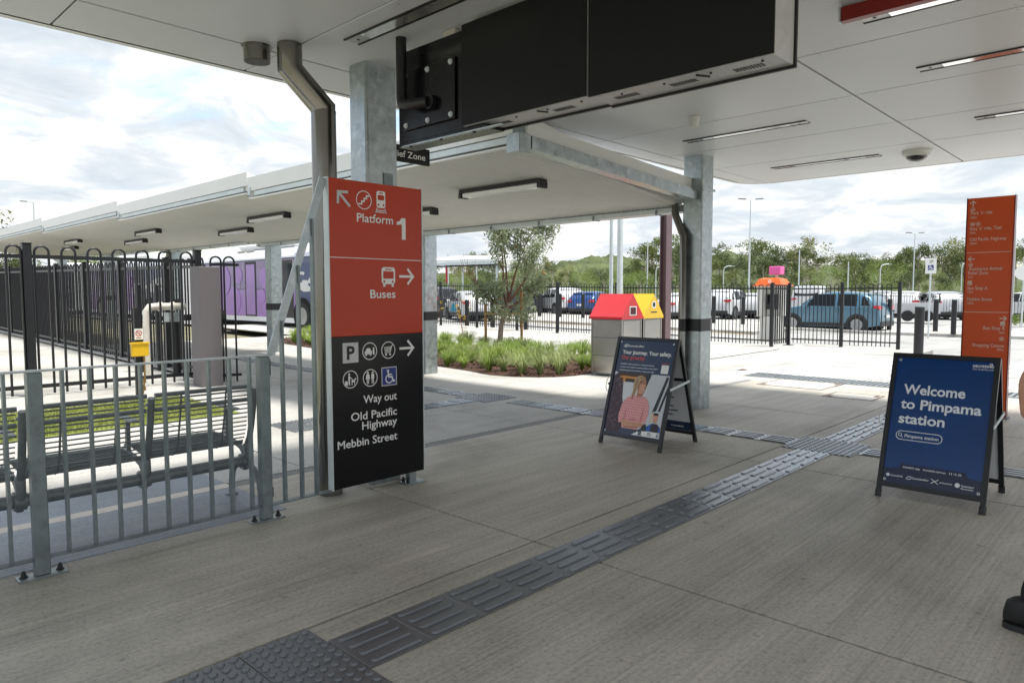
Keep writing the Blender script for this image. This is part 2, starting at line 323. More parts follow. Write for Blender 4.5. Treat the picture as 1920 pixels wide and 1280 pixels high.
class Print:
    """Flat print on a plane: origin o, unit axes u (reading direction) and v (up), lifted along n."""
    def __init__(s, o, u, v): s.o = V(o); s.u = V(u).normalized(); s.v = V(v).normalized(); s.n = s.u.cross(s.v)
    def p(s, a, b, h=0.0015): return s.o + s.u*a + s.v*b + s.n*h
    def poly(s, mb, pts, h=0.0015, mi=0): mb.add([s.p(a, b, h) for a, b in pts], [tuple(range(len(pts)))], mi)
    def rect(s, mb, a0, b0, a1, b1, h=0.0015, mi=0): s.poly(mb, [(a0, b0), (a1, b0), (a1, b1), (a0, b1)], h, mi)
    def disc(s, mb, a, b, r, h=0.0015, mi=0, n=20, ry=None):
        s.poly(mb, [(a+r*math.cos(2*math.pi*i/n), b+(ry or r)*math.sin(2*math.pi*i/n)) for i in range(n)], h, mi)
    def ring(s, mb, a, b, r, t, h=0.0015, mi=0, n=24, a0=0, a1=360):
        for i in range(n):
            t0 = R(a0+(a1-a0)*i/n); t1 = R(a0+(a1-a0)*(i+1)/n)
            s.poly(mb, [(a+q*math.cos(x), b+q*math.sin(x)) for q, x in ((r, t0), (r, t1), (r-t, t1), (r-t, t0))], h, mi)
    def line(s, mb, pts, t, h=0.0015, mi=0):
        for k_, ((a, b), (c, d)) in enumerate(zip(pts, pts[1:])):
            h += .00012 if k_ else 0; l = math.hypot(c-a, d-b) or 1; nx, ny = -(d-b)/l*t/2, (c-a)/l*t/2; ex, ey = (c-a)/l*t/2, (d-b)/l*t/2
            s.poly(mb, [(a-ex+nx, b-ey+ny), (a-ex-nx, b-ey-ny), (c+ex-nx, d+ey-ny), (c+ex+nx, d+ey+ny)], h, mi)
    def rrect(s, mb, a0, b0, a1, b1, r, h=0.0015, mi=0):
        pts = []
        for cx, cy, st in ((a1-r, b1-r, 0), (a0+r, b1-r, 90), (a0+r, b0+r, 180), (a1-r, b0+r, 270)):
            for i in range(6): pts.append((cx+r*math.cos(R(st+i*18)), cy+r*math.sin(R(st+i*18))))
        s.poly(mb, pts, h, mi)
_TX = {}
def text_mesh(body, bold):
    cu = bpy.data.curves.new('t', 'FONT'); cu.body = body; cu.size = 1.0; cu.offset = bold; cu.resolution_u = 3
    o = bpy.data.objects.new('t', cu); C.objects.link(o)
    dg = bpy.context.evaluated_depsgraph_get(); me = bpy.data.meshes.new_from_object(o.evaluated_get(dg)); bpy.data.objects.remove(o); bpy.data.curves.remove(cu)
    return me
CAP = 0.69
def lettering(body, pr, a, b, cap, m, parent, width=None, align='l', bold=0.012, h=0.0018, name='lettering'):
    """Printed words: baseline at (a, b) of the print plane, capital height cap, optional fitted width."""
    me = text_mesh(body, bold); k = cap/CAP
    xs = [v.co.x for v in me.vertices]; x0, x1 = min(xs), max(xs); kx = width/(x1-x0) if width else k
    a0 = a if align == 'l' else a-(x1-x0)*kx if align == 'r' else a-(x1-x0)*kx/2
    off = woff(parent)
    for v in me.vertices: v.co = pr.p(a0+(v.co.x-x0)*kx, b+v.co.y*k, h) - off
    me.materials.clear(); me.materials.append(MATS[m]); o = bpy.data.objects.new(name, me); C.objects.link(o); o.parent = parent
    return o

# ------------------------------------------------------------------ ground
def sheet(name, x0, x1, y0, y1, dz, m, ystep=None, kind='structure', parent=None):
    """Ground sheet following the slight rise of the site."""
    ys = sorted({y0, y1} | {y for y in (8.5, 28.5) if y0 < y < y1}); b = MB()
    vs = []; 
    for y in ys: vs += [(x0, y, gz(y)+dz), (x1, y, gz(y)+dz)]
    b.add(vs, [(2*i, 2*i+1, 2*i+3, 2*i+2) for i in range(len(ys)-1)])
    o = b.build(name, m, parent)
    if kind: tag(o, kind=kind)
    return o
b = MB(); ys = [-3000, -60, 8.5, 28.5, 70, 4000]
vs = []
for y in ys: vs += [(-3000, y, gz(y)-0.22), (-40, y, gz(y)-0.22), (90, y, gz(y)-0.22), (4000, y, gz(y)-0.22)]
b.add(vs, [(4*i+k, 4*i+k+1, 4*i+k+5, 4*i+k+4) for i in range(len(ys)-1) for k in range(3)])
struct(b.build('ground', 'dirt'))
sheet('car_park', 17.9, 88, -70, 68, -0.20, 'road')
sheet('road', 10.9, 17.3, -60, 7.2, -0.006, 'plaza')
sheet('bus_road', 11.8, 17.2, 18.8, 68, -0.12, 'road')
def slabs(name, xs, ys, m, z=0.0, gap=0.017, hole=None, depth=0.1):
    """Concrete bays, each slab its own piece, over a dark joint bed."""
    base = sheet(name, xs[0], xs[-1], ys[0], ys[-1], z-0.034, 'joint')
    for i in range(len(xs)-1):
        for j in range(len(ys)-1):
            x0, x1, y0, y1 = xs[i]+gap/2, xs[i+1]-gap/2, ys[j]+gap/2, ys[j+1]-gap/2
            b = MB(); e = 0.004
            t = [(x0+e, y0+e), (x1-e, y0+e), (x1-e, y1-e), (x0+e, y1-e)]; u = [(x0, y0), (x1, y0), (x1, y1), (x0, y1)]
            vs = [(x, y, gz(y)+z) for x, y in t] + [(x, y, gz(y)+z-e) for x, y in u] + [(x, y, gz(y)+z-0.033) for x, y in u]
            b.add(vs, [(0, 1, 2, 3)] + [(i_, i_+4, (i_+1) % 4+4, (i_+1) % 4) for i_ in range(4)] + [(i_+4, i_+8, (i_+1) % 4+8, (i_+1) % 4+4) for i_ in range(4)])
            b.build('slab', m, base)
    return base
XJ = [-5.09, -2.42, 0.25, 2.92, 5.60, 8.26, 10.93]
slabs('concourse_floor', XJ, [-8.0, -2.7, 2.60, 4.945], 'floor')
slabs('plaza', XJ, [5.065, 6.2, 8.5, 11.2, 13.9, 16.6, 19.3], 'plaza')
slabs('footpath', [10.93, 13.1, 15.3, 17.3], [7.3, 9.9, 12.5, 15.1, 17.7, 20.3, 22.9, 25.5], 'path', z=-0.002)
# slot drain along the drip line
sheet('drain_strip', 2.26, 10.93, 4.95, 5.06, -0.004, mat('drain_grey', (0.22, 0.22, 0.215), 0.7, var=0.15, vscale=20))
b = MB(); b.box((-5.09, 4.947, -0.02), (2.255, 5.063, 0.0045))
struct(b.build('drain_channel', mat('drain_cream', (0.66, 0.60, 0.52), 0.6, var=0.1, vscale=20)))
# sealed pad under the bench
b = MB()
for (x0, y0, x1, y1) in ((-5.0, 4.17, 2.26, 4.943), (-5.0, 5.067, 2.26, 5.59)): b.box((x0, y0, -0.006), (x1, y1, 0.004))
struct(b.build('bench_pad', 'pad'))
# sand apron and lawn strip on the left
sheet('sand_apron', -6, 4.62, 9.7, 30, 0.012, 'sand')
sheet('fence_kerb', 4.62, 5.15, 11.2, 34, 0.05, 'path')
b = MB(); b.box((4.62, 11.2, -0.05), (4.63, 30, 0.04)); 
sheet('lawn_bed', -6, 3.75, 7.95, 9.75, 0.014, mat('lawn_base', (0.22, 0.26, 0.06), 0.95, var=0.45, vscale=2.5, bump=0.6, bscale=40))
g_ = MB()
rg = random.Random(3)
for i in range(26000):
    x = rg.uniform(0.6, 3.72); y = rg.uniform(7.98, 9.72); h = rg.uniform(0.018, 0.045); a = rg.uniform(0, 6.28); l = rg.uniform(-.02, .02); q = rg.uniform(-.02, .02)
    g_.add([(x-.004*math.cos(a), y-.004*math.sin(a), gz(y)+0.012), (x+.004*math.cos(a), y+.004*math.sin(a), gz(y)+0.012), (x+l, y+q, gz(y)+0.012+h)], [(0, 1, 2)])
tag(g_.build('lawn', 'lawn'), 'strip of mown green lawn with straw patches behind the bench', 'grass', kind='stuff')
# kerb under the far fence, car park kerb and island
def kerb(name, x0, x1, y0, y1, z0, z1, m='path'):
    b = MB()
    for (ya, yb) in ([(y0, 8.5), (8.5, min(28.5, y1))] if y0 < 8.5 < y1 else [(y0, y1)]):
        e = 0.02
        vs = []
        for y in (ya, yb):
            vs += [(x0, y, gz(y)+z0), (x0, y, gz(y)+z1-e), (x0+e, y, gz(y)+z1), (x1-e, y, gz(y)+z1), (x1, y, gz(y)+z1-e), (x1, y, gz(y)+z0)]
        b.add(vs, [(i, i+1, i+7, i+6) for i in range(5)] + [(0, 5, 4, 3, 2, 1), (6, 7, 8, 9, 10, 11)])
    return struct(b.build(name, m))
kerb('kerb', 17.3, 18.3, 7.25, 28.4, -0.14, 0.012)
kerb('kerb', 17.3, 19.5, 4.3, 7.22, -0.14, 0.012)
kerb('kerb', 25.6, 25.85, 11.6, 28.4, -0.21, -0.08, 'plaza')
kerb('parking_island', 25.87, 34.0, 11.6, 28.4, -0.21, -0.085, 'path')
kerb('kerb', 29.6, 29.85, -3.0, 11.58, -0.21, -0.08, 'plaza')
kerb('parking_island', 29.87, 34.0, -3.0, 11.58, -0.21, -0.085, 'path')
for (x0, x1, y0, y1) in ((25.3, 25.42, 11.6, 28), (34.3, 34.42, 0, 28)): sheet('line_marking', x0, x1, y0, y1, -0.196, 'yellow_paint')
for i in range(9): sheet('line_marking', 36.5, 41.5, 2+i*3.0, 2.12+i*3.0, -0.196, 'white_paint')
for i, (x0, x1) in enumerate(((12.35, 12.80), (13.25, 13.70), (14.15, 14.60), (15.05, 15.50), (15.95, 16.40))):
    sheet('line_marking', x0, x1, -7, 4.9+0.35*i*0.4, 0.0, 'white_paint')
sheet('line_marking', 12.2, 16.6, 5.75, 6.0, 0.0, 'white_paint')
# concrete in-fill access covers
for x0, x1, y0, y1, lb in ((10.42, 11.36, 3.70, 4.68, 'square concrete access cover with rusty steel edge nearest the drain grate'), (9.80, 10.37, 2.84, 3.48, 'smaller concrete access cover between the drain grate and the blue sandwich board')):
    t = thing('access_cover', lb, 'access cover', ((x0+x1)/2, (y0+y1)/2, 0))
    f = MB()
    for a, c in (((x0, y0), (x1, y0+.018)), ((x0, y1-.018), (x1, y1)), ((x0, y0+.0185), (x0+.018, y1-.0185)), ((x1-.018, y0+.0185), (x1, y1-.0185))): f.box((*a, -0.004), (*c, 0.0045))
    f.build('frame', mat('rust', (0.16, 0.10, 0.075), 0.8, 0.3, var=0.4, vscale=20), t)
    f = MB(); f.box((x0+.022, y0+.022, -0.004), (x1-.022, y1-.022, 0.003)); f.build('infill', 'plaza', t)
    for (hx, hy) in ((x0+.12, y1-.07), (x1-.12, y0+.07)):
        f = MB(); f.box((hx-.07, hy-.03, 0.003), (hx+.07, hy+.03, 0.0055)); f.build('lifting_point', 'rust', t)
t = thing('drain_grate', 'long galvanised grate set in the paving before the zebra crossing', 'drain grate', (11.7, 1.5, 0))
f = MB(); f.box((11.40, -5, -0.004), (11.43, 5.36, 0.005)); f.box((11.97, -5, -0.004), (12.0, 5.36, 0.005)); f.build('frame', 'galv', t)
f = MB(); f.box((11.431, -5, -0.006), (11.969, 5.36, 0.0015)); f.build('pit', 'joint', t)
f = MB()
for i in range(129): y = -4.98+i*0.08; f.box((11.432, y, 0.0017), (11.968, y+.042, 0.006))
tag(f.build('bars', 'galv', t), kind='stuff')
b = MB(); b.box((12.18, 5.72, 0), (12.38, 5.84, .006)); tag(b.build('valve_cover', 'rust'), 'small rusty valve lid near the left end of the grate', 'valve cover')

# ------------------------------------------------------------------ tactile paving
def tile_dir():
    b = MB(); s = 0.1495; b.box((-s, -s, 0.0005), (s, s, 0.0065), bev=0.002)
    for k in range(4):
        y = -0.1125+0.075*k; x0, x1, w, z = -0.124, 0.124, 0.0175, 0.0150
        n = 6; ring0 = []; ring1 = []
        for (cx, st) in ((x1-w, -90), (x0+w, 90)):
            for i in range(n): a = R(st+180*i/(n-1)); ring0.append((cx+w*math.cos(a), y+w*math.sin(a), 0.0064)); ring1.append((cx+w*.80*math.cos(a), y+w*.80*math.sin(a), z))
        m = len(ring0); b.add(ring0+ring1, [(i, (i+1) % m, m+(i+1) % m, m+i) for i in range(m)] + [tuple(range(m, 2*m))])
    return b
def tile_haz():
    b = MB(); s = 0.1495; b.box((-s, -s, 0.0005), (s, s, 0.0065), bev=0.002)
    for i in range(6):
        for j in range(6): b.lathe([(0.0178, 0.0064), (0.0140, 0.0145)], (-0.125+0.05*i, -0.125+0.05*j, 0), 10)
    return b
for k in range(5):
    q = k/4; mat('tile_sheen_%d' % k, tuple((.145+.10*q)*c for c in (1, 1.05, 1.10)), 0.36-.13*q, 0.35+.30*q, var=0.12, vscale=5, rvar=0.06)  # painted reflection: each step lightens the tile colour and raises its gloss
dproto = [tile_dir().build('tactile_tile', 'tile_sheen_%d' % k) for k in range(5)]; hproto = [tile_haz().build('tactile_tile', 'tile_sheen_%d' % k) for k in range(5)]
for o in dproto+hproto: C.objects.unlink(o)
def strip(name, label, cells, group=None):
    """cells: (x, y, kind, alongX)"""
    t = thing(name, label, 'tactile paving', (cells[0][0], cells[0][1], 0), group)
    for (x, y, k, ax) in cells:
        sheen_step = max(0, min(4, int(round((x-2.0)/3.6*4+random.uniform(-.7, .7)))))  # farther tiles take more of the painted-in reflection, with random jitter
        src = (dproto if k == 'd' else hproto)[sheen_step]
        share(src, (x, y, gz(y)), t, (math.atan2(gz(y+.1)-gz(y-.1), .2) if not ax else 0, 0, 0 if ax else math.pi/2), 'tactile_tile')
strip('guidance_strip', 'dark grey ribbed guidance strip running past the sandwich boards', [(1.631+0.3005*i, 2.283, 'd', True) for i in range(16)] + [(7.04+0.3035*i, 2.283, 'd', True) for i in range(9)])
strip('warning_pad', 'dark studded warning pad at the bottom edge nearest the viewer', [(1.328-0.3035*i, 2.432-0.3035*j, 'h', True) for i in range(4) for j in range(2)])
strip('warning_pad', 'studded warning pad where two ribbed strips cross beside the blue board', [(6.44+0.3*i, 2.43-0.3*j, 'h', True) for i in range(2) for j in range(2)])
strip('guidance_strip', 'pale ribbed strip crossing behind the two sandwich boards', [(6.59, 2.735+0.3035*i, 'd', False) for i in range(12)])
strip('guidance_strip', 'pale ribbed strip leaving the crossing pad towards the right edge', [(6.59, 1.82-0.3035*i, 'd', False) for i in range(8)])
strip('warning_pad', 'studded pad on the plaza in front of the planted bed', [(6.44+0.3*i, 6.58+0.3*j, 'h', True) for i in range(2) for j in range(2)])
strip('guidance_strip', 'ribbed strip running from the plaza pad away past the canopy posts', [(6.59, 7.19+0.3035*i, 'd', False) for i in range(24)])
strip('guidance_strip', 'ribbed strip from the plaza pad towards the bench', [(6.13-0.3035*i, 6.73, 'd', True) for i in range(7)])
strip('warning_pad', 'studded pad seen through the raked end of the railing', [(3.75+0.3*i, 6.58+0.3*j, 'h', True) for i in range(2) for j in range(2)])

# ------------------------------------------------------------------ station roof
Z = 3.03
def clip(poly, a, b, c):
    o = []
    for i, p in enumerate(poly):
        q = poly[(i+1) % len(poly)]; fp = a*p[0]+b*p[1]-c; fq = a*q[0]+b*q[1]-c
        if fp <= 0: o.append(p)
        if fp*fq < 0: k = fp/(fp-fq); o.append((p[0]+(q[0]-p[0])*k, p[1]+(q[1]-p[1])*k))
    return o
roof = thing('station_roof', 'flat station roof with pale panelled soffit and rounded corner overhead', 'roof', (4, 0, Z))
XE = [-1.18, 0.04, 1.26, 2.48, 3.73, 5.00, 6.25, 7.49, 8.66, 10.30]; YE = [-2.4, -0.46, 2.03, 4.52, 5.05]
CR = 0.42
for i in range(len(XE)-1):
    for j in range(len(YE)-1):
        ymax = 5.05 if XE[i] < 4.9 else 4.81
        poly = [(XE[i]+.006, YE[j]+.009), (XE[i+1]-.006, YE[j]+.009), (XE[i+1]-.006, min(YE[j+1], ymax)-.009), (XE[i]+.006, min(YE[j+1], ymax)-.009)]
        if XE[i+1] > 10.2 and YE[j+1] > 4.3:
            for k in range(7):
                a = R(7.5+k*12.5); poly = clip(poly, math.cos(a), math.sin(a), (10.30-CR)*math.cos(a)+(4.81-CR)*math.sin(a)+CR)
        n = len(poly); cx = sum(p[0] for p in poly)/n; cy = sum(p[1] for p in poly)/n; e = 0.003
        ins = [(p[0]+(cx-p[0])/max(abs(cx-p[0]), .05)*e, p[1]+(cy-p[1])/max(abs(cy-p[1]), .05)*e) for p in poly]
        b = MB(); b.add([(*p, Z) for p in ins] + [(*p, Z+.004) for p in poly] + [(*p, Z+.03) for p in poly], [tuple(range(n))] + [(k+n*m, (k+1) % n+n*m, (k+1) % n+n*m+n, k+n*m+n) for k in range(n) for m in (0, 1)])
        b.build('soffit_panel', 'soffit', roof)
fx = MB().lathe([(.0, -.0016), (.006, -.0012), (.007, 0)], (0, 0, 0), 8).build('panel_rivet', 'light_steel', roof, world=False); fx.location = V((1.36, 2.13, Z))-woff(roof)
for xx in XE[2:10]:
    for yy in (-.30, .75, 1.87, 2.19, 3.27, 4.36):
        for dx in (-.045, .045):
            if 1.3 < xx < 9: share(fx, (xx+dx, yy, Z-.0002), roof)
b = MB(); b.box((-1.16, -2.38, Z+0.024), (10.28, 4.79, Z+0.06)); b.box((-1.16, 4.79, Z+.024), (4.97, 5.04, Z+.06)); b.build('ceiling_backing', 'joint', roof)
def outline(off):
    p = [(-1.18, 5.05+off), (4.98+off*0, 5.05+off), (5.0+off, 4.81+off)]
    for k in range(9): a = R(90-90*k/8); p.append((10.30-CR+(CR+off)*math.cos(a), 4.81-CR+(CR+off)*math.sin(a)))
    return p + [(10.30+off, -2.4)]
b = MB(); prof = [(0.012, 0.0), (0.065, 0.0), (0.075, 0.012), (0.16, 0.22), (0.16, 0.34)]
rings = [[(x, y, Z+h) for x, y in outline(o_)] for o_, h in prof]; n = len(rings[0])
b.add([p for rg_ in rings for p in rg_], [(m*n+k, m*n+k+1, (m+1)*n+k+1, (m+1)*n+k) for m in range(len(prof)-1) for k in range(n-1)])
b.build('edge_trim', 'white_metal', roof)
b = MB(); rings = [[(x, y, Z+0.022) for x, y in outline(o_)] for o_ in (-0.02, 0.02)]
b.add(rings[0]+rings[1], [(k, k+1, n+k+1, n+k) for k in range(n-1)]); b.build('shadow_gap', 'joint', roof)
b = MB(); top = outline(0.16); top = top + [(-1.18, -2.4)]
b.prism([(x, y, Z+0.34) for x, y in top], (0, 0, 0.03)); b.build('roof_deck', 'white_metal', roof)
def recessed_light(x, y0, y1, label):
    t = thing('ceiling_light', label, 'ceiling light', (x, (y0+y1)/2, Z), 'recessed strip lights in the soffit')
    w = 0.055
    for sx in (-1, 1):
        b = MB(); b.box((x+sx*w-.006, y0, Z-.010), (x+sx*w+.006, y1, Z-.0005)); b.build('trim', 'black', t)
    for a, c in ((y0+.004, y0+.15), (y1-.15, y1-.004)):
        b = MB(); b.box((x-w+.008, a, Z-.006), (x+w-.008, c, Z-.0005)); e = b.build('end_plate', 'light_steel', t)
        b = MB(); b.lathe([(0.011, Z-.0085), (0.011, Z-.006)], (x, (a+c)/2, 0), 10); b.build('screw', 'black', e)
    b = MB(); b.box((x-w+.012, y0+.156, Z-.0075), (x+w-.012, y1-.156, Z-.0005)); b.build('diffuser', 'diffuser', t)
recessed_light(6.88, 2.64, 3.94, 'recessed strip light in the soffit next to the smoke detector')
recessed_light(9.12, 2.64, 3.94, 'recessed strip light in the soffit nearest the rounded corner, left of the dome camera')
recessed_light(5.86, 0.16, 1.46, 'recessed strip light at the right edge, second from the top')
recessed_light(7.85, 0.16, 1.46, 'lowest recessed strip light at the right edge above the totem')
recessed_light(4.58, 0.16, 1.46, 'recessed strip light touching the red hanging sign')
recessed_light(2.68, 2.64, 3.97, 'recessed strip light above the galvanised column, left of the black screens')

# dome camera and detector
t = thing('dome_camera', 'white dome security camera on the soffit near its far edge', 'camera', (9.18, 2.27, Z))
b = MB(); b.lathe([(0.155, Z-.0005), (0.155, Z-.03), (0.14, Z-.05), (0.11, Z-.055)], (9.18, 2.27, 0), 28); b.build('housing', 'white_plastic', t)
b = MB(); b.lathe([(0.112, Z-.052)] + [(0.112*math.cos(R(a)), Z-.055-.075*math.sin(R(a))) for a in (15, 30, 45, 60, 75)] + [(0.0, Z-.13)], (9.18, 2.27, 0), 24); b.build('dome', 'dome', t)
b = MB(); b.lathe([(0.128, Z-.05), (0.128, Z-.062), (0.113, Z-.062)], (9.18, 2.27, 0), 28); b.build('ring', 'white_plastic', t)
t = thing('smoke_detector', 'small white detector hanging from the soffit above the canopy end', 'detector', (5.98, 3.34, Z))
b = MB(); b.lathe([(0.05, Z-.0005), (0.05, Z-.04), (0.047, Z-.045)], (5.98, 3.34, 0), 18); b.build('base', 'white_plastic', t)
b = MB(); b.lathe([(0.040, Z-.045), (0.043, Z-.07), (0.036, Z-.092), (0.0, Z-.095)], (5.98, 3.34, 0), 18); b.build('sensor', 'white_plastic', t)

# red hanging sign at the top right
t = thing('hanging_sign', 'dark red hanging sign cut off by the top edge', 'sign', (4.30, 0.4, Z))
b = MB(); b.box((4.27, -1.1, 2.94), (4.33, 1.47, 3.02), bev=.004); 
t.location = (4.30, 0.4, 3.0)
b.build('panel', mat('deep_red', (0.24, 0.015, 0.010), 0.35, var=0.05), t)
b = MB(); b.box((4.265, 1.472, 2.938), (4.335, 1.480, 3.022)); b.build('edge_trim', 'galv_light', t)

# ------------------------------------------------------------------ screens
XS = 2.93
t = thing('display_mount', 'black wall frame with bolted plate and elbow conduit beside the screens', 'screen mount', (2.98, 3.45, 2.9))
b = MB(); b.box((2.955, 3.02, 2.396), (3.03, 3.84, 2.985), bev=.004); b.build('frame_panel', 'black_gloss', t)
b = MB(); b.box((2.938, 3.265, 2.47), (2.952, 3.775, 2.845), bev=.003); pl = b.build('plate', 'black_gloss', t)
bolt = MB().lathe([(0.0125, -0.012), (0.0125, -0.001), (0.010, 0.0)], (0, 0, 0), 8, axis='x').lathe([(0.018, -0.003), (0.018, 0.0)], (0, 0, 0), 10, axis='x').build('bolt', 'galv_light', pl, world=False)
bolt.location = V((2.938, 3.30, 2.50)) - woff(pl)
for (y, z) in ((3.74, 2.50), (3.52, 2.50), (3.30, 2.815), (3.52, 2.815), (3.74, 2.815)): share(bolt, (2.938, y, z), pl)
b = MB(); b.tube([(2.86, 3.685, 3.03), (2.86, 3.685, 2.66), (2.86, 3.675, 2.62), (2.86, 3.64, 2.605), (2.88, 3.55, 2.60), (2.90, 3.47, 2.60)], 0.034, 14); b.build('conduit', 'black', t)
b = MB(); b.lathe([(0.045, 0), (0.045, 0.03)], (2.90, 3.47, 2.60), 14, axis='x'); b.build('conduit_boss', 'black', t)
b = MB(); b.box((2.95, 3.0, 2.374), (3.10, 3.84, 2.3955)); br = b.build('bottom_bracket', 'black_gloss', t)
b = MB(); b.box((2.93, 2.86, 2.365), (2.955, 3.78, 2.3735)); b.build('bracket_lip', 'galv', t)
for i, y in enumerate((3.7, 3.4, 3.1)): b = MB(); b.lathe([(0.011, 2.357), (0.011, 2.3655)], (2.945, y, 0), 8); b.build('bracket_bolt', 'black', t)
def screen(y0, y1, zb, label):
    t = thing('display_screen', label, 'screen', (XS+.1, (y0+y1)/2, zb), 'overhead display screens')
    b = MB(); b.box((XS+.004, y0, zb), (XS+.2, y1, 3.0), bev=.003); b.build('casing', 'light_casing', t)
    b = MB(); b.box((XS-.006, y0+.001, zb+.004), (XS+.0035, y1-.001, 2.998)); b.build('panel', 'screen_black', t)
    b = MB(); b.box((XS+.2005, y0-.01, zb-.012), (XS+.215, y1+.0, 3.0)); b.build('rear_flange', 'black', t)
    n = max(2, int((y1-y0)/0.32))
    for k in range(n):
        yc = y0+(y1-y0)*(k+.5)/n; b = MB()
        for s in range(9): b.box((XS+.08, yc-.07+s*.0155, zb-.0022), (XS+.125, yc-.07+s*.0155+.008, zb-.0004))
        tag(b.build('vent', 'black', t), kind='stuff')
    for k in range(4):
        yc = y0+(y1-y0)*(k+.3)/4; b = MB(); b.lathe([(0.006, zb-.006), (0.006, zb-.0003)], (XS+.05, yc, 0), 8); b.build('screw', 'black', t)
    yc = (y0+y1)/2-.16; b = MB(); b.bar((XS+.02, yc+.05, zb-.006), (XS+.06, yc, zb-.014), .008, .008); b.build('latch', 'black', t)
mat('light_casing', (0.50, 0.50, 0.50), 0.4, 0.2, var=0.08, vscale=30)
screen(2.250, 3.185, 2.405, 'left black display screen, beside the bolted mount plate')
screen(1.27, 2.235, 2.395, 'right black display screen with its pale end face showing')
t = thing('junction_box', 'beige junction box under the soffit behind the left screen', 'junction box', (3.03, 3.36, Z))
b = MB(); b.box((2.975, 3.30, 2.905), (3.06, 3.42, 3.0295), bev=.006); b.build('box', 'beige_plastic', t)
b = MB(); b.box((2.97, 3.295, 2.885), (3.065, 3.425, 2.904), bev=.004); b.build('lid', 'beige_plastic', t)
b = MB(); b.tube([(3.01, 3.36, 2.886), (3.01, 3.36, 2.85), (3.0, 3.30, 2.83), (3.0, 3.2, 2.83)], .014, 8); b.build('cable', 'black', t)

# ------------------------------------------------------------------ main column, downpipe
def column(x0, y0, w, d, zt, label, band=True, zb=0.0):
    t = thing('steel_column', label, 'column', (x0+w/2, y0+d/2, zb))
    r = 0.018; pts = []
    for cx, cy, st in ((x0+w-r, y0+d-r, 0), (x0+r, y0+d-r, 90), (x0+r, y0+r, 180), (x0+w-r, y0+r, 270)):
        for i in range(4): pts.append((cx+r*math.cos(R(st+i*30)), cy+r*math.sin(R(st+i*30))))
    b = MB(); b.prism([(x, y, zb) for x, y in pts], (0, 0, zt-zb)); sh = b.build('shaft', 'galv', t)
    if band:
        c = (x0+w/2, y0+d/2); k = 1.008
        b = MB(); b.prism([(c[0]+(x-c[0])*k+ (0.0015 if x > c[0] else -.0015), c[1]+(y-c[1])*k + (0.0015 if y > c[1] else -.0015), zb+.945) for x, y in pts], (0, 0, .15)); b.build('contrast_band', 'black', t)
    return t
c1 = column(2.95, 4.205, 0.27, 0.21, Z, 'galvanised column behind the red and black directional sign', band=False)
b = MB(); b.box((2.91, 4.19, 0), (3.26, 4.44, .012)); b.build('grout_pad', 'floor', c1)
b = MB(); b.box((3.09, 4.196, 2.19), (3.17, 4.204, 2.27)); b.build('cleat', 'galv_dark', c1)
c2 = column(7.65, 4.145, 0.27, 0.26, Z, 'galvanised column with black band behind the safety sandwich board')
b = MB(); b.box((7.63, 4.13, 2.62), (7.94, 4.144, 2.65)); b.build('cleat', 'galv', c2)
column(7.73, 9.38, 0.28, 0.26, 2.5, 'galvanised column with black band right of the directional sign')
column(7.73, 14.75, 0.28, 0.26, 2.6, 'galvanised column with black band in front of the bus', zb=gz(15))
column(7.73, 20.3, 0.28, 0.26, 2.7, 'galvanised canopy column with forked downpipes left of the bus', zb=gz(20))
column(7.73, 25.8, 0.28, 0.26, 2.8, 'distant galvanised canopy column above the left fence', zb=gz(26))
column(7.73, 31.3, 0.28, 0.26, 2.9, 'farthest galvanised canopy column on the left', zb=gz(31))
t = thing('downpipe', 'stainless steel downpipe with offset bend beside the tall directional sign', 'downpipe', (2.655, 4.28, 0))
b = MB(); b.tube([(2.655, 4.28, 0.0), (2.655, 4.28, 2.63)], .083, 24); b.build('lower_pipe', 'stainless', t)
b = MB(); b.tube([(2.655, 4.28, 2.6), (2.655, 4.28, 2.655), (2.425, 4.30, 2.87), (2.425, 4.30, 3.029)], .079, 24); b.build('offset_bend', 'stainless', t)
for z, r in ((2.63, .0845), ):
    b = MB(); b.lathe([(r, z-.008), (r, z+.008)], (2.655, 4.28, 0), 24); b.build('weld_collar', 'stainless', t)
t = thing('pipe_stub', 'short stainless pipe stub under the soffit left of the downpipe', 'pipe', (2.30, 4.50, 3.0))
b = MB(); b.lathe([(.085, 2.93), (.085, 3.028), (.1, 3.0285), (.1, 3.0295)], (2.30, 4.50, 0), 22); b.build('collar', 'stainless', t)
b = MB(); b.lathe([(.078, 2.929), (0.0, 2.945)], (2.30, 4.50, 0), 22); b.build('inner_bore', 'black', t)

# ------------------------------------------------------------------ main directional sign
SY = 4.035
sg = thing('directional_sign', 'tall red and black directional sign reading Platform 1 and Buses', 'sign', (2.91, 4.06, 0))
b = MB(); b.box((2.528, SY, 1.117), (3.298, SY+.05, 2.155), bev=.002); b.build('upper_panel', 'sign_red', sg, 'upper red half of the sign')
b = MB(); b.box((2.528, SY, 0.092), (3.298, SY+.05, 1.1165), bev=.002); b.build('lower_panel', 'sign_black', sg, 'lower black half of the sign')
for x in (2.520, 3.2985): b = MB(); b.box((x, SY-.003, 0.088), (x+.008, SY+.053, 2.158)); b.build('edge_trim', 'galv_light', sg)
for x in (2.60, 3.235):
    if x > 3: b = MB(); b.box((x-.03, SY+.051, 0.01), (x+.03, SY+.10, 2.1)); b.build('post', 'galv', sg)
b = MB(); b.box((3.145, 4.03, 0.0), (3.315, 4.15, .012)); bp = b.build('base_plate', 'galv', sg)
for (x, y) in ((3.165, 4.055), (3.175, 4.125)): b = MB(); b.lathe([(.013, .012), (.013, .03), (.008, .03), (.008, .045)], (x, y, 0), 8); b.build('anchor_bolt', 'black', bp)
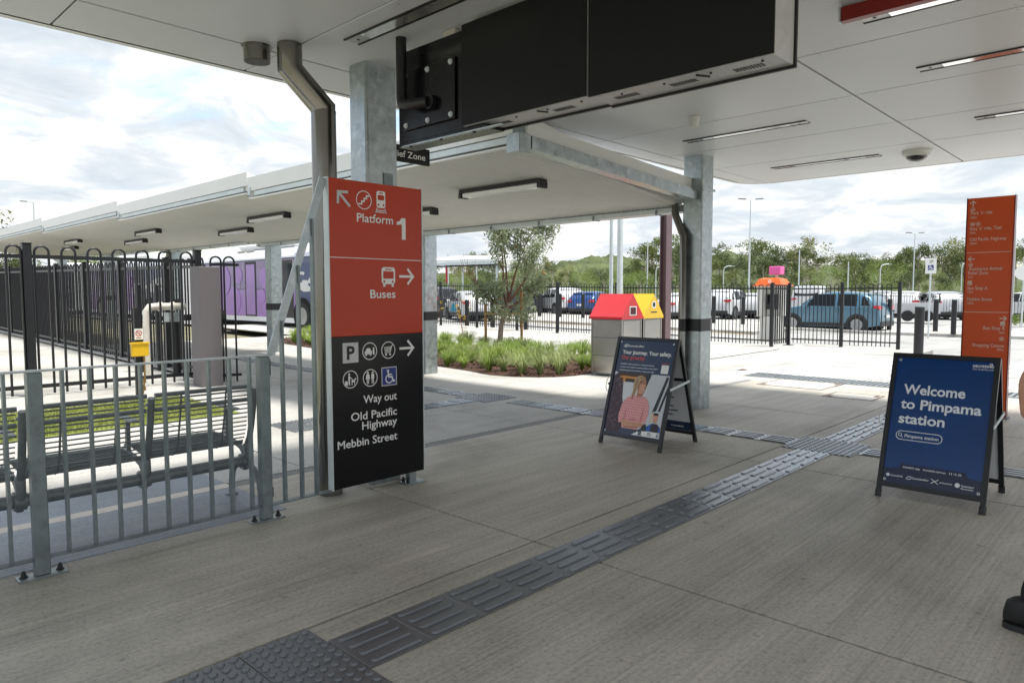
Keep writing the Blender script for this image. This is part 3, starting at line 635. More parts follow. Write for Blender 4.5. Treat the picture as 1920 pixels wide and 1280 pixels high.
P = Print((0, SY, 0), (1, 0, 0), (0, 0, 1))          # reading direction +X, normal -Y
def pict(name, m, fn, h=0.0012):
    b = MB(); fn(b); return b.build(name, m, sg)
def arrow(b, pr, cx, cy, ang, l, t, h=.0012):
    ca, sa = math.cos(R(ang)), math.sin(R(ang)); q = lambda x, y: (cx+x*ca-y*sa, cy+x*sa+y*ca)
    pr.line(b, [q(-l/2, 0), q(l/2-t*.6, 0)], t, h); pr.line(b, [q(l*.08, l*.40), q(l/2-t*.35, 0), q(l*.08, -l*.40)], t, h+.0002)
pict('arrow', 'sign_grey', lambda b: arrow(b, P, 2.640, 2.030, 135, .125, .018))
def stairs(b): P.ring(b, 2.801, 2.033, .063, .006); P.line(b, [(2.762, 2.005), (2.783, 2.005), (2.783, 2.024), (2.803, 2.024), (2.803, 2.044), (2.822, 2.044), (2.822, 2.062), (2.840, 2.062)], .010)
pict('stairs_symbol', 'sign_white', stairs)
def train(b, cx=2.941, cz=2.036):
    P.rrect(b, cx-.037, cz-.045, cx+.037, cz+.070, .016)
    P.line(b, [(cx-.034, cz-.05), (cx-.044, cz-.078)], .007); P.line(b, [(cx+.034, cz-.05), (cx+.044, cz-.078)], .007)
    P.line(b, [(cx-.04, cz-.062), (cx+.04, cz-.062)], .006); P.line(b, [(cx-.044, cz-.074), (cx+.044, cz-.074)], .006)
pict('train_symbol', 'sign_white', train)
def trainw(b, cx=2.941, cz=2.036):
    P.rrect(b, cx-.027, cz+.008, cx+.027, cz+.043, .008, .0022); P.rrect(b, cx-.017, cz+.052, cx+.017, cz+.060, .003, .0022); P.disc(b, cx-.022, cz-.024, .008, .0022); P.disc(b, cx+.022, cz-.024, .008, .0022)
pict('train_cutout', 'sign_red', trainw)
lettering('Platform', P, 2.742, 1.886, .056, 'sign_white', sg, .300)
pict('numeral_one', 'sign_white', lambda b: (P.rect(b, 3.118, 1.784, 3.152, 1.936), P.poly(b, [(3.1178, 1.936), (3.118, 1.892), (3.074, 1.884), (3.074, 1.906), (3.100, 1.914)])))
pict('divider_line', 'sign_white', lambda b: P.rect(b, 2.530, 1.638, 3.296, 1.643))
def bus(b, cx=2.996, cz=1.518):
    P.rrect(b, cx-.058, cz-.050, cx+.058, cz+.068, .022); P.rect(b, cx-.046, cz-.068, cx-.026, cz-.048); P.rect(b, cx+.026, cz-.068, cx+.046, cz-.048)
pict('bus_symbol', 'sign_white', bus)
def busw(b, cx=2.996, cz=1.518):
    P.rrect(b, cx-.045, cz-.012, cx+.045, cz+.040, .008, .0022); P.rrect(b, cx-.028, cz+.049, cx+.028, cz+.057, .003, .0022); P.disc(b, cx-.036, cz-.032, .008, .0022); P.disc(b, cx+.036, cz-.032, .008, .0022)
pict('bus_cutout', 'sign_red', busw)
pict('arrow', 'sign_white', lambda b: arrow(b, P, 3.160, 1.524, 0, .122, .017))
lettering('Buses', P, 2.841, 1.372, .056, 'sign_white', sg, .214)
pict('parking_square', 'sign_grey', lambda b: P.rect(b, 2.613, .937, 2.737, 1.073))
lettering('P', P, 2.645, .962, .086, 'sign_black', sg, .062, bold=.03, h=.0026)
def ringsym(cx, cz, fn): 
    def f(b): P.ring(b, cx, cz, .061, .006); fn(b, cx, cz)
    return f
def carsym(b, x, z):
    P.rrect(b, x-.042, z-.022, x+.018, z+.002, .006); P.poly(b, [(x-.034, z+.002), (x+.010, z+.002), (x+.002, z+.020), (x-.026, z+.020)]); P.disc(b, x-.030, z-.024, .008); P.disc(b, x+.006, z-.024, .008)
    P.disc(b, x+.032, z+.018, .0065); P.rect(b, x+.025, z-.026, x+.039, z+.010)
def cartsym(b, x, z):
    P.line(b, [(x+.042, z+.034), (x+.030, z+.030), (x+.016, z-.016), (x-.030, z-.016)], .005)
    for k in range(4): P.line(b, [(x-.036+.004*k, z+.020-.009*k), (x+.026-.002*k, z+.024-.009*k)], .004)
    for k in range(5): P.line(b, [(x-.034+.014*k, z+.022), (x-.028+.011*k, z-.008)], .003)
    P.disc(b, x-.020, z-.030, .008); P.disc(b, x+.014, z-.030, .008)
def dogsym(b, x, z):
    P.disc(b, x-.010, z+.034, .008); P.rect(b, x-.017, z-.006, x-.003, z+.024); P.rect(b, x-.016, z-.040, x-.010, z-.006); P.rect(b, x-.009, z-.040, x-.004, z-.006)
    P.line(b, [(x-.004, z+.016), (x+.018, z-.004)], .005); P.rect(b, x+.008, z-.020, x+.036, z-.006); P.rect(b, x+.009, z-.040, x+.014, z-.020); P.rect(b, x+.030, z-.040, x+.035, z-.020); P.poly(b, [(x+.032, z-.008), (x+.046, z-.002), (x+.044, z+.008), (x+.032, z+.004)])
    P.rect(b, x-.044, z-.040, x-.022, z-.010)
def wcsym(b, x, z):
    for s in (-1, 1):
        c = x+s*.020; P.disc(b, c, z+.036, .008); P.poly(b, [(c-.012, z+.026), (c+.012, z+.026), (c+(.012 if s > 0 else .017), z-.008), (c-(.012 if s > 0 else .017), z-.008)]); P.rect(b, c-.009, z-.040, c-.002, z-.008); P.rect(b, c+.002, z-.040, c+.009, z-.008)
pict('pick_up_symbol', 'sign_white', ringsym(2.830, 1.007, carsym)); pict('shopping_symbol', 'sign_white', ringsym(2.987, 1.005, cartsym))
pict('arrow', 'sign_white', lambda b: arrow(b, P, 3.154, 1.010, 0, .122, .017))
pict('assistance_animal_symbol', 'sign_white', ringsym(2.671, .825, dogsym)); pict('toilet_symbol', 'sign_white', ringsym(2.831, .822, wcsym))
pict('access_square', 'sign_white', lambda b: P.rect(b, 2.926, .754, 3.057, .885)); pict('access_field', 'sign_blue', lambda b: P.rect(b, 2.931, .759, 3.052, .880, .0022))
def acc(b, pr, x, z, s, h=.0032):
    pr.disc(b, x-.012*s, z+.040*s, .010*s, h); pr.line(b, [(x-.010*s, z+.028*s), (x-.006*s, z-.002*s), (x+.022*s, z-.004*s), (x+.034*s, z-.036*s), (x+.044*s, z-.032*s)], .011*s, h); pr.line(b, [(x-.008*s, z+.014*s), (x+.018*s, z+.014*s)], .009*s, h+.0002); pr.ring(b, x-.002*s, z-.016*s, .033*s, .008*s, h, a0=115, a1=335)
pict('access_symbol', 'sign_white', lambda b: acc(b, P, 2.992, .818, 1.0))
for s, x0, z, w in (('Way out', 2.771, .650, .285), ('Old Pacific', 2.670, .540, .385), ('Highway', 2.758, .470, .297), ('Mebbin Street', 2.562, .362, .494)): lettering(s, P, x0, z, .054, 'sign_white', sg, w)

# ------------------------------------------------------------------ railing
RY = 4.06
rl = thing('steel_railing', 'galvanised steel railing with raked end running to the directional sign', 'railing', (1.3, RY, 0))
def rpost(x):
    b = MB(); b.box((x-.032, RY-.032, .012), (x+.032, RY+.032, 1.02), bev=.004); b.build('post', 'galv_dark', rl)
    b = MB(); b.box((x-.105, RY-.045, 0), (x+.105, RY+.045, .012), bev=.002); p = b.build('base_plate', 'galv', rl)
    for dx in (-.078, .078):
        b = MB(); b.lathe([(.02, .012), (.02, .015), (.0125, .015), (.0125, .03), (.008, .03), (.008, .044)], (x+dx, RY, 0), 8); b.build('anchor_bolt', 'plastic_dark', p)
for x in (-0.32, 0.87, 2.06): rpost(x)
b = MB(); b.box((-1.5, RY-.026, 1.021), (2.118, RY+.026, 1.030)); b.build('top_rail', 'galv', rl)
b = MB(); b.bar((2.113, RY, 1.022), (2.505, RY, 2.15), .052, .010, up=(0, 1, 0)); b.build('raked_rail', 'galv', rl)
for x0, x1 in ((-1.5, -.353), (-.287, .837), (.903, 2.027), (2.093, 2.515)):
    b = MB(); b.box((x0, RY-.024, .086), (x1, RY+.024, .094)); b.build('bottom_rail', 'galv_dark', rl)
b = MB(); b.box((-.0065, -.019, .0945), (.0065, .019, 1.0205)); bal = b.build('baluster', 'galv_dark', rl, world=False); first = True
for k in range(-12, 9):
    x = 0.992+.1225*k
    if min(abs(x-c) for c in (-.32, .87, 2.06)) < .05: continue
    if first: bal.location = V((x, RY, 0))-woff(rl); first = False
    else: share(bal, (x, RY, 0), rl)
for x, top in ((2.19, 1.235), (2.31, 1.58), (2.415, 1.88)):
    b = MB(); b.box((x-.0065, RY-.019, .0945), (x+.0065, RY+.019, top)); b.build('baluster', 'galv_dark', rl)
b = MB(); b.box((2.094, RY-.012, .90), (2.106, RY+.012, 1.0)); b.box((2.094, RY-.012, .14), (2.106, RY+.012, .20)); b.build('cleat', 'plastic_dark', rl)

# ------------------------------------------------------------------ bench
def bench(x_end, nseat, label):
    t = thing('station_bench', label, 'bench', (x_end-.9, 4.55, 0))
    xs = [x_end-.64*i for i in range(nseat+1)]
    b = MB(); b.tube([(xs[-1]-.05, 4.55, .275), (xs[0]+.03, 4.55, .275)], .036, 16); b.build('beam', 'bench_grey', t)
    prof = [(4.395, .800), (4.405, .770), (4.425, .66), (4.455, .55), (4.485, .46), (4.52, .415), (4.57, .395), (4.70, .405), (4.90, .425), (4.96, .415)]
    for x in xs:
        b = MB(); b.tube([(x, y-.012, z-.012) for y, z in prof[:6]], .020, 10); b.tube([(x, 4.515, .40), (x, 4.50, .34), (x, 4.535, .275)], [.028, .022, .032], 10); b.tube([(x, 4.53, .30), (x, 4.60, .36), (x, 4.70, .385), (x, 4.9, .405)], .016, 8)
        b.lathe([(.0, -.03), (.052, -.03), (.052, .03), (.0, .03)], (x, 4.55, .275), 14, axis='x'); b.tube([(x, 4.55, .25), (x, 4.55, .215)], [.03, .018], 8)
        b.build('support_bracket', 'bench_grey', t)
        b = MB(); b.tube([(x, 4.41, .74), (x+.0, 4.41, .755)], .026, 10); b.build('clamp_knob', 'bench_grey', t)
        b = MB(); b.box((x-.012, 4.80, .41), (x+.012, 4.83, .605)); b.prism([(x-.024, 4.66, .606), (x-.024, 4.94, .612), (x-.024, 4.95, .624), (x-.024, 4.66, .620)], (.048, 0, 0)); b.build('armrest', 'bench_grey', t)
    def along(sv):
        tot = 0; 
        for (y0, z0), (y1, z1) in zip(prof, prof[1:]):
            l = math.hypot(y1-y0, z1-z0)
            if tot+l >= sv: k = (sv-tot)/l; return y0+(y1-y0)*k, z0+(z1-z0)*k
            tot += l
        return prof[-1]
    total = sum(math.hypot(b_[0]-a_[0], b_[1]-a_[1]) for a_, b_ in zip(prof, prof[1:]))
    sl = MB(); sl.tube([(-.292, 0, 0), (.292, 0, 0)], .0048, 6); sproto = sl.build('slat', 'bench_grey', t, world=False); used = False
    tp = MB(); tp.tube([(-.297, 0, 0), (.297, 0, 0)], .014, 8); tproto = tp.build('edge_tube', 'bench_grey', t, world=False); tu = False
    for i in range(nseat):
        xc = (xs[i]+xs[i+1])/2
        nsl = 28
        for k in range(nsl+1):
            y, z = along(total*k/nsl)
            if k in (0, 3, nsl, 14):
                if not tu: tproto.location = V((xc, y, z))-woff(t); tu = True
                else: share(tproto, (xc, y, z), t)
            else:
                if not used: sproto.location = V((xc, y, z))-woff(t); used = True
                else: share(sproto, (xc, y, z), t)
        for dx in (-.14, .14):
            b = MB(); b.tube([(xc+dx, y+.008, z-.008) for y, z in prof], .006, 6); b.build('slat_rib', 'bench_grey', t)
    return t, xs
bt, xs_ = bench(2.165, 4, 'dark grey slatted steel bench seen from behind through the railing')
for x in (2.165, 2.165-.64*4+.1):
    b = MB(); pts = [(x, 4.33, .012), (x, 4.335, .10)] + [(x, 4.545-.205*math.cos(R(a)), .13+.13*math.sin(R(a))) for a in (15, 35, 55, 75, 90, 105, 125, 145, 165)] + [(x, 4.755, .10), (x, 4.76, .012)]
    b.tube(pts, .021, 10); b.build('leg', 'bench_grey', bt)
    for y in (4.33, 4.76): b = MB(); b.lathe([(.042, .004), (.042, .012), (.024, .022)], (x, y, 0), 14); b.build('foot', 'bench_grey', bt)

# ------------------------------------------------------------------ loop-top fences
def fence(name, label, p0, p1, zr0, zr1, ztop, lw, pitch, posts, tube=.0105, post=.04, rail=.02, base=True, m='black_metal', first_off=None):
    """Fence of hairpin loops between two rails. posts: distances along the run."""
    p0, p1 = V((*p0, 0)), V((*p1, 0)); d = (p1-p0); ln = d.length; d.normalize(); ang = math.atan2(d.y, d.x)
    t = thing(name, label, 'fence', (p0.x, p0.y, gz(p0.y)))
    at = lambda s, z: (p0.x+d.x*s, p0.y+d.y*s, gz(p0.y+d.y*s)+z)
    cuts = sorted({0, ln} | {s for s in posts if 0 < s < ln})
    for a, c in zip(cuts, cuts[1:]):
        for z in (zr0, zr1): b = MB(); b.bar(at(a, z), at(c, z), rail, rail*1.7); b.build('rail', m, t)
    b = MB(); r = lw/2; zb = zr0-.105; ha = ztop-r
    b.tube([(-r, 0, zb), (-r, 0, ha)] + [(-r*math.cos(R(a)), 0, ha+r*math.sin(R(a))) for a in (22, 45, 67, 90, 113, 135, 158)] + [(r, 0, ha), (r, 0, zb)], tube, 6)
    lp = b.build('picket_loop', m, t, world=False); used = False; s = first_off if first_off is not None else pitch*.5
    while s < ln-pitch*.2:
        if min([abs(s-q) for q in posts] or [9]) > r+post*.6:
            if not used: lp.location = V(at(s, 0))-woff(t); lp.rotation_euler = (0, 0, ang); used = True
            else: share(lp, at(s, 0), t, (0, 0, ang))
        s += pitch
    for q in posts:
        x, y, z = at(q, 0); b = MB(); b.box((x-post, y-post, z+.012), (x+post, y+post, z+ztop+.02), bev=.006); po = b.build('post', m, t)
        b = MB(); b.box((x-post*1.15, y-post*1.15, z+ztop+.021), (x+post*1.15, y+post*1.15, z+ztop+.045), bev=.006); b.build('post_cap', m, po)
        if base: b = MB(); b.box((x-.11, y-.11, z-.001), (x+.11, y+.11, z+.011)); b.build('base_plate', m, po)
    return t
fence('security_fence', 'tall black loop-top fence crossing in front of the sand apron', (-0.6, 11.0), (4.56, 11.0), .14, 1.86, 2.0, .165, .313, [2.95, 5.16], .0165, .050, .030, first_off=.30)
fence('security_fence', 'long black loop-top fence running away beside the canopy', (4.80, 11.3), (4.82, 31.5), .14, 1.80, 1.93, .13, .245, [1.6, 3.95, 6.25, 8.45, 10.65, 13.2, 15.6, 18.0, 20.1], .0150, .042, .030)
fence('pedestrian_gate', 'narrow black loop-top gate leaf right of the bronze cabinet', (4.66, 10.8), (5.06, 10.66), .11, 1.82, 1.94, .15, .19, [], .016, .04, .024, first_off=.09)
FX = lambda y: 17.78
fence('boundary_fence', 'black loop-top fence across the plaza behind the tree and bins', (17.9, 7.66), (17.75, 27.2), .17, 1.52, 1.63, .108, .205, [0.0, 2.4, 4.85, 7.2, 9.0, 11.0, 13.0, 15.3, 17.6, 19.5], .0120, .040, .020)
fence('boundary_fence', 'short black return of loop-top fence beside the orange kiosk', (17.98, 7.66), (18.97, 7.66), .17, 1.52, 1.63, .108, .14, [1.02], .0120, .040, .020)
fence('boundary_fence', 'black loop-top fence panels in front of the parked blue car', (19.0, 7.58), (19.1, 4.97), .17, 1.52, 1.63, .108, .205, [1.27, 2.6], .0120, .040, .020)
fence('boundary_fence', 'distant low black fence on the right behind the white trailer', (41.5, 12.0), (43, -3), .15, 1.2, 1.3, .12, .26, [0, 3, 6, 9, 12, 15], .011, .04, .018, base=False)

# ------------------------------------------------------------------ bronze cabinet, pipework and sign post
t = thing('bronze_cabinet', 'tall bronze metal cabinet standing behind the railing', 'cabinet', (4.45, 10.4, 0))
b = MB(); b.box((4.29, 10.3, .02), (4.60, 10.62, 1.80), bev=.004); b.build('casing', 'cabinet', t)
b = MB(); b.box((4.601, 10.32, .05), (4.607, 10.60, 1.77)); b.build('door', 'maroon', t)
b = MB(); b.box((4.26, 10.27, -.01), (4.63, 10.65, .02)); b.build('plinth', 'path', t)
t = thing('standing_pipe', 'cream backflow pipe loop behind the black fence', 'pipe', (4.35, 11.9, 0))
b = MB(); b.tube([(4.15, 12.0, .05), (4.15, 12.0, 1.12), (4.20, 12.0, 1.19), (4.28, 12.0, 1.2), (4.75, 12.0, 1.2)], .058, 16); b.build('pipe', 'pipe_cream', t)
for x in (4.36, 4.55): b = MB(); b.lathe([(.08, -.02), (.08, .02)], (x, 12.0, 1.2), 14, axis='x'); b.build('flange', 'pipe_cream', t)
b = MB(); b.tube([(4.60, 12.0, .05), (4.60, 12.0, 1.1)], .055, 12); b.build('riser', 'black', t)
b = MB(); b.box((4.45, 11.9, .95), (4.62, 12.1, 1.10)); b.build('valve_body', 'galv', t)
for x in (4.30, 4.62):
    tt = thing('bollard', 'black bollard %s the cream pipe loop' % ('left of' if x < 4.5 else 'right of'), 'bollard', (x, 13.0, gz(13)))
    b = MB(); b.tube([(x, 12.8, .06), (x, 12.8, 1.56)], .05, 14); b.build('shaft', 'black_metal', tt); b = MB(); b.lathe([(.051, 1.56), (.035, 1.58), (0, 1.585)], (x, 12.8, 0), 14); b.build('cap', 'black_metal', tt)
t = thing('hose_reel', 'black hose valve hanging on the bronze cabinet side', 'hose reel', (4.68, 10.5, 1.1))
b = MB(); b.lathe([(0, -.04), (.11, -.04), (.11, .04), (0, .04)], (4.68, 10.5, 1.05), 18, axis='x'); b.build('drum', 'black', t)
b = MB(); b.tube([(4.68, 10.5, .95), (4.69, 10.48, .85), (4.67, 10.5, .78)], .035, 8); b.build('hose', 'black', t)
t = thing('no_smoking_post', 'black post with yellow box and small red ring sign behind the railing', 'sign post', (3.35, 10.05, 0))
b = MB(); b.box((3.31, 10.02, .02), (3.385, 10.08, 1.22)); b.build('post', 'black', t)
b = MB(); b.box((3.245, 9.95, .58), (3.455, 10.015, .76), bev=.008); yb = b.build('yellow_box', 'yellow', t)
b = MB(); b.box((3.235, 9.94, .745), (3.465, 10.017, .765)); b.build('lid', 'yellow', yb)
Q = Print((3.30, 10.014, .80), (1, 0, 0), (0, 0, 1))
b = MB(); Q.rect(b, 0, 0, .105, .145, .004); b.build('notice', 'sign_white', t)
b = MB(); Q.ring(b, .052, .085, .040, .010, .006); Q.line(b, [(.028, .109), (.076, .061)], .009, .006); b.build('prohibition_ring', 'print_red', t)
b = MB(); Q.rect(b, .035, .080, .066, .088, .005); Q.rect(b, .02, .018, .085, .026, .005); b.build('notice_print', 'black', t)
b = MB(); b.tube([(3.40, 9.98, .58), (3.40, 9.98, .30), (3.37, 9.99, .05)], .012, 8); b.lathe([(.026, .12), (.026, .17)], (3.385, 9.985, 0), 10); b.lathe([(.022, .22), (.022, .26)], (3.395, 9.985, 0), 10); b.build('tap_pipe', 'brass', t)

# ------------------------------------------------------------------ walkway canopy
XH, XL, SLP = 4.85, 7.74, 0.105
cz = lambda x, k: 2.775-(x-XH)*SLP+0.085*k
YM = [4.43, 9.85, 15.35, 20.95, 26.5, 32.0]
names = ['nearest canopy section with galvanised end beam', 'second canopy section from the station roof', 'third canopy section from the station roof', 'fourth canopy section, left above the black fence', 'farthest canopy section at the left edge']
for k in range(5):
    y0, y1 = YM[k]+.02, YM[k+1]-.0
    t = thing('walkway_canopy', 'white walkway canopy, '+names[k], 'canopy', (6.2, y0, cz(6.2, k)), 'walkway canopy sections')
    b = MB(); npp = 6 if k < 2 else 4; n = int((y1-y0)/.076)*npp; vs = []
    for i in range(n+1):
        y = y0+(y1-y0)*i/n; h = .017*math.sin(2*math.pi*i/npp)
        vs += [(XH+.03, y, cz(XH+.03, k)+h), (XL, y, cz(XL, k)+h)]
    b.add(vs, [(2*i, 2*i+1, 2*i+3, 2*i+2) for i in range(n)], 0, True); b.build('roof_sheet', 'cream_sheet', t)
    b = MB(); b.prism([(XH+.03, y0, cz(XH, k)+.04), (XL+.1, y0, cz(XL, k)+.04), (XL+.1, y0, cz(XL, k)+.10), (XH+.03, y0, cz(XH, k)+.28)], (0, y1-y0, 0)); b.build('roof_top', 'white_metal', t)
    b = MB(); b.prism([(XH-.012, y0-.0, cz(XH, k)+.105), (XH+.028, y0, cz(XH, k)+.105), (XH+.028, y0, cz(XH, k)+.30), (XH-.012, y0, cz(XH, k)+.30)], (0, y1-y0, 0)); b.build('fascia', 'white_metal', t)
    b = MB(); b.box((XH-.004, y0+.14, cz(XH, k)+.030), (XH+.026, y1-.18, cz(XH, k)+.095), bev=.004); b.build('purlin', 'galv_light', t)
    b = MB(); b.box((XH-.02, y0+.0, cz(XH, k)-.012), (XH+.05, y1-.05, cz(XH, k)+.006)); b.build('edge_flashing', 'white_metal', t)
    b = MB(); b.box((XH-.03, y1-.10, cz(XH, k)+.0065), (XH-.013, y1-.03, cz(XH, k)+.15)); cl = b.build('cleat', 'galv_light', t)
    for dy in (-.08, -.05): b = MB(); b.lathe([(.009, -.01), (.009, 0)], (XH-.03, y1+dy, cz(XH, k)+.03), 8, axis='x'); b.build('bolt', 'plastic_dark', cl)
    b = MB(); b.bar((XH+.06, y0+.05, cz(XH+.06, k)+.035), (XL+.02, y0+.05, cz(XL+.02, k)+.035), .04, .03); b.build('rafter', 'cream_sheet', t)
    # gutter with straps
    zg = cz(XL, k); b = MB(); b.prism([(XL-.03, y0, zg-.02), (XL-.03, y0, zg-.075), (XL+.10, y0, zg-.085), (XL+.10, y0, zg+.02), (XL+.093, y0, zg+.02), (XL+.093, y0, zg-.078), (XL-.023, y0, zg-.068), (XL-.023, y0, zg-.02)], (0, y1-y0, 0)); gt = b.build('gutter', 'galv_light', t)
    b = MB(); b.box((0, 0, 0), (.15, .018, .006)); b.box((-.004, -.002, -.002), (.006, .020, .062)); br = b.build('gutter_strap', 'galv_dark', gt, world=False); nb = 6
    for i in range(nb):
        p = (XL-.04, y0+.35+(y1-y0-.5)*i/(nb-1), zg-.093)
        if i == 0: br.location = V(p)-woff(gt)
        else: share(br, p, gt)
    if k == 0:
        yb_ = 4.27
        b = MB(); b.bar((4.70, yb_, 2.73), (7.66, yb_, 2.565), .13, .115); b.build('end_beam', 'galv', t)
        b = MB(); b.prism([(4.73, yb_+.02, 2.79), (7.70, yb_+.02, 2.62), (7.78, yb_+.02, 2.62), (7.78, yb_+.02, 2.765), (4.73, yb_+.02, 2.925)], (0, .03, 0)); b.build('barge_board', 'white_metal', t)
        b = MB(); b.box((4.54, yb_-.06, 2.635), (4.69, yb_+.10, 2.80), bev=.004); b.build('stub_box', 'galv', t)
        b = MB(); b.box((4.58, yb_-.02, 2.80), (4.66, yb_+.06, Z-.002)); b.build('stub_post', 'galv_dark', t)
def canopy_light(x, y0, k, label):
    t = thing('canopy_light', label, 'light fitting', (x, y0+.65, cz(x, k)), 'black canopy batten lights'); L_ = 1.32; zt = cz(x, k)-.010
    b = MB(); b.prism([(x-.055, y0, zt-.004), (x+.055, y0, zt-.012), (x+.055, y0, zt-.045), (x-.055, y0, zt-.045)], (0, L_, 0)); b.build('body', 'black', t)
    for a in (y0, y0+L_-.05): b = MB(); b.box((x-.062, a, zt-.105), (x+.062, a+.05, zt-.046)); b.build('end_cap', 'black', t)
    b = MB(); b.box((x-.052, y0+.051, zt-.098), (x+.052, y0+L_-.051, zt-.0455), bev=.012); b.build('diffuser', mat('opal', (0.80, 0.80, 0.79), 0.25, coat=0.4), t)
lab = ['nearest the end beam', 'right above the directional sign', 'left of the downpipe, larger of its pair', 'left of the downpipe, lower of its pair', 'in the third section, upper of its pair', 'in the third section, lower of its pair', 'above the fence post, upper of the far pair', 'above the fence post, lower of the far pair', 'farthest upper one at the left edge', 'farthest lower one at the left edge']
for k in range(5):
    y0 = YM[k]
    canopy_light(5.88, y0+.66 if k < 1 else y0+.75, k, 'black batten light under the canopy '+lab[2*k]); canopy_light(6.42, y0+3.12, k, 'black batten light under the canopy '+lab[2*k+1])
def downpipe2(x, y, z0, z1, dx, dy, label, r=.045):
    t = thing('downpipe', label, 'downpipe', (x, y, z0)); b = MB(); b.tube([(x, y, z0), (x, y, z1-.42), (x+dx, y+dy, z1-.14), (x+dx, y+dy, z1)], r, 14); b.build('pipe', 'stainless', t)
    b = MB(); b.lathe([(r+.0025, z0+.945), (r+.0025, z0+1.095)], (x, y, 0), 14); b.build('contrast_band', 'black', t)
downpipe2(7.58, 4.345, 0, 2.50, .07, .16, 'stainless downpipe with offset bend on the right column')
downpipe2(7.66, 9.72, 0, 2.42, .05, -.2, 'stainless downpipe half hidden behind the directional sign')
downpipe2(7.66, 20.7, gz(20), 2.66, .03, -.25, 'stainless downpipe on the canopy column left of the bus')
t = thing('hanging_sign', 'small black hanging sign reading Relief Zone under the screens', 'sign', (4.2, 4.9, 2.6))
b = MB(); b.box((4.17, 4.98, 2.58), (4.20, 5.62, 2.755), bev=.002)
b = MB(); A_, B_ = V((3.35, 4.62, 2.55)), V((3.94, 4.62, 2.55))
b.box((3.28, 4.62, 2.468), (3.875, 4.645, 2.602), bev=.002); b.build('panel', 'sign_black', t)
lettering('Relief Zone', Print((0, 4.62, 0), (1, 0, 0), (0, 0, 1)), 3.825, 2.505, .050, 'sign_white', t, .40, align='r')
for x in (3.36, 3.80): b = MB(); b.tube([(x, 4.632, 2.602), (x, 4.632, Z-.002)], .006, 6); b.build('hanger', 'galv', t)

# ------------------------------------------------------------------ sandwich boards
def aframe(x0, dx, yl, wd, H_, xb, label, poster):
    """Sandwich board: front board leans towards +X, rear leg frame leans back."""
    t = thing('sandwich_board', label, 'sandwich board', ((x0+xb)/2, yl-wd/2, 0))
    Lv = math.hypot(dx, H_); pr = Print((x0, yl, 0), (0, -1, 0), (dx, 0, H_)); fw, fd = .030, .026
    def member(prn, a0, b0, a1, b1, name):
        b = MB(); q = [prn.p(a, c, h) for h in (-fd/2, fd/2) for a, c in ((a0, b0), (a1, b0), (a1, b1), (a0, b1))]
        b.add(q, [(3, 2, 1, 0), (4, 5, 6, 7), (0, 1, 5, 4), (1, 2, 6, 5), (2, 3, 7, 6), (3, 0, 4, 7)]); return b.build(name, 'black_metal', t)
    member(pr, 0, .03, fw, Lv, 'leg'); member(pr, wd-fw, .03, wd, Lv, 'leg'); member(pr, fw, Lv-fw, wd-fw, Lv, 'top_bar'); member(pr, fw, .075, wd-fw, .075+fw, 'bottom_bar')
    top = pr.p(0, Lv)
    pr2 = Print((xb, yl, 0), (0, -1, 0), (top.x+.012-xb, 0, top.z))
    L2 = math.hypot(top.x-xb, top.z)-.02
    member(pr2, 0, .03, fw, L2, 'leg'); member(pr2, wd-fw, .03, wd, L2, 'leg'); member(pr2, fw, .075, wd-fw, .075+fw, 'bottom_bar')
    for p_ in (pr, pr2):
        for a in (fw/2, wd-fw/2):
            b = MB(); q = p_.p(a, 0, 0); b.tube([q, q+p_.v*.05], .021, 10); b.build('rubber_foot', 'plastic_dark', t)
    def backing(prn, m, Lx, name):
        b = MB(); q = [prn.p(a, c, h) for h in (-.004, .004) for a, c in ((fw, .075+fw), (wd-fw, .075+fw), (wd-fw, Lx-fw), (fw, Lx-fw))]
        b.add(q, [(3, 2, 1, 0), (4, 5, 6, 7), (0, 1, 5, 4), (1, 2, 6, 5), (2, 3, 7, 6), (3, 0, 4, 7)]); return b.build(name, m, t)
    bk = backing(pr, poster[0], Lv, 'front_poster'); rb = backing(pr2, 'print_pale', L2, 'rear_poster')
    # stay links on both sides
    for a in (-.004, wd+.004):
        p, q = pr.p(a, Lv*.56, 0), pr2.p(a, L2*.60, 0); b = MB(); b.bar(p-V((.03, 0, .01)), q+V((.03, 0, .012)), .006, .022); b.build('stay', 'galv_light', t)
    b = MB(); c = pr.p(-.006, Lv*.55, 0)
    b.tube([c+pr.v*.075, c+pr.v*.065-pr.u*.022, c+pr.v*.03-pr.u*.036, c-pr.v*.03-pr.u*.036, c-pr.v*.065-pr.u*.022, c-pr.v*.075], .004, 6); b.build('carry_handle', 'white_plastic', t)
    # eyelets
    for a, c in ((fw+.02, Lv-fw-.02), (wd-fw-.02, Lv-fw-.02), (fw+.015, .125), (wd-fw-.015, .125)):
        b = MB(); pr.disc(b, a, c, .009, .0085, n=12); b.build('eyelet', 'sign_white', bk); b = MB(); pr.disc(b, a, c+.001, .005, .0092, n=10); b.build('eyelet_pin', 'black', bk)
    return t, pr, bk, pr2, rb
H0 = .0052
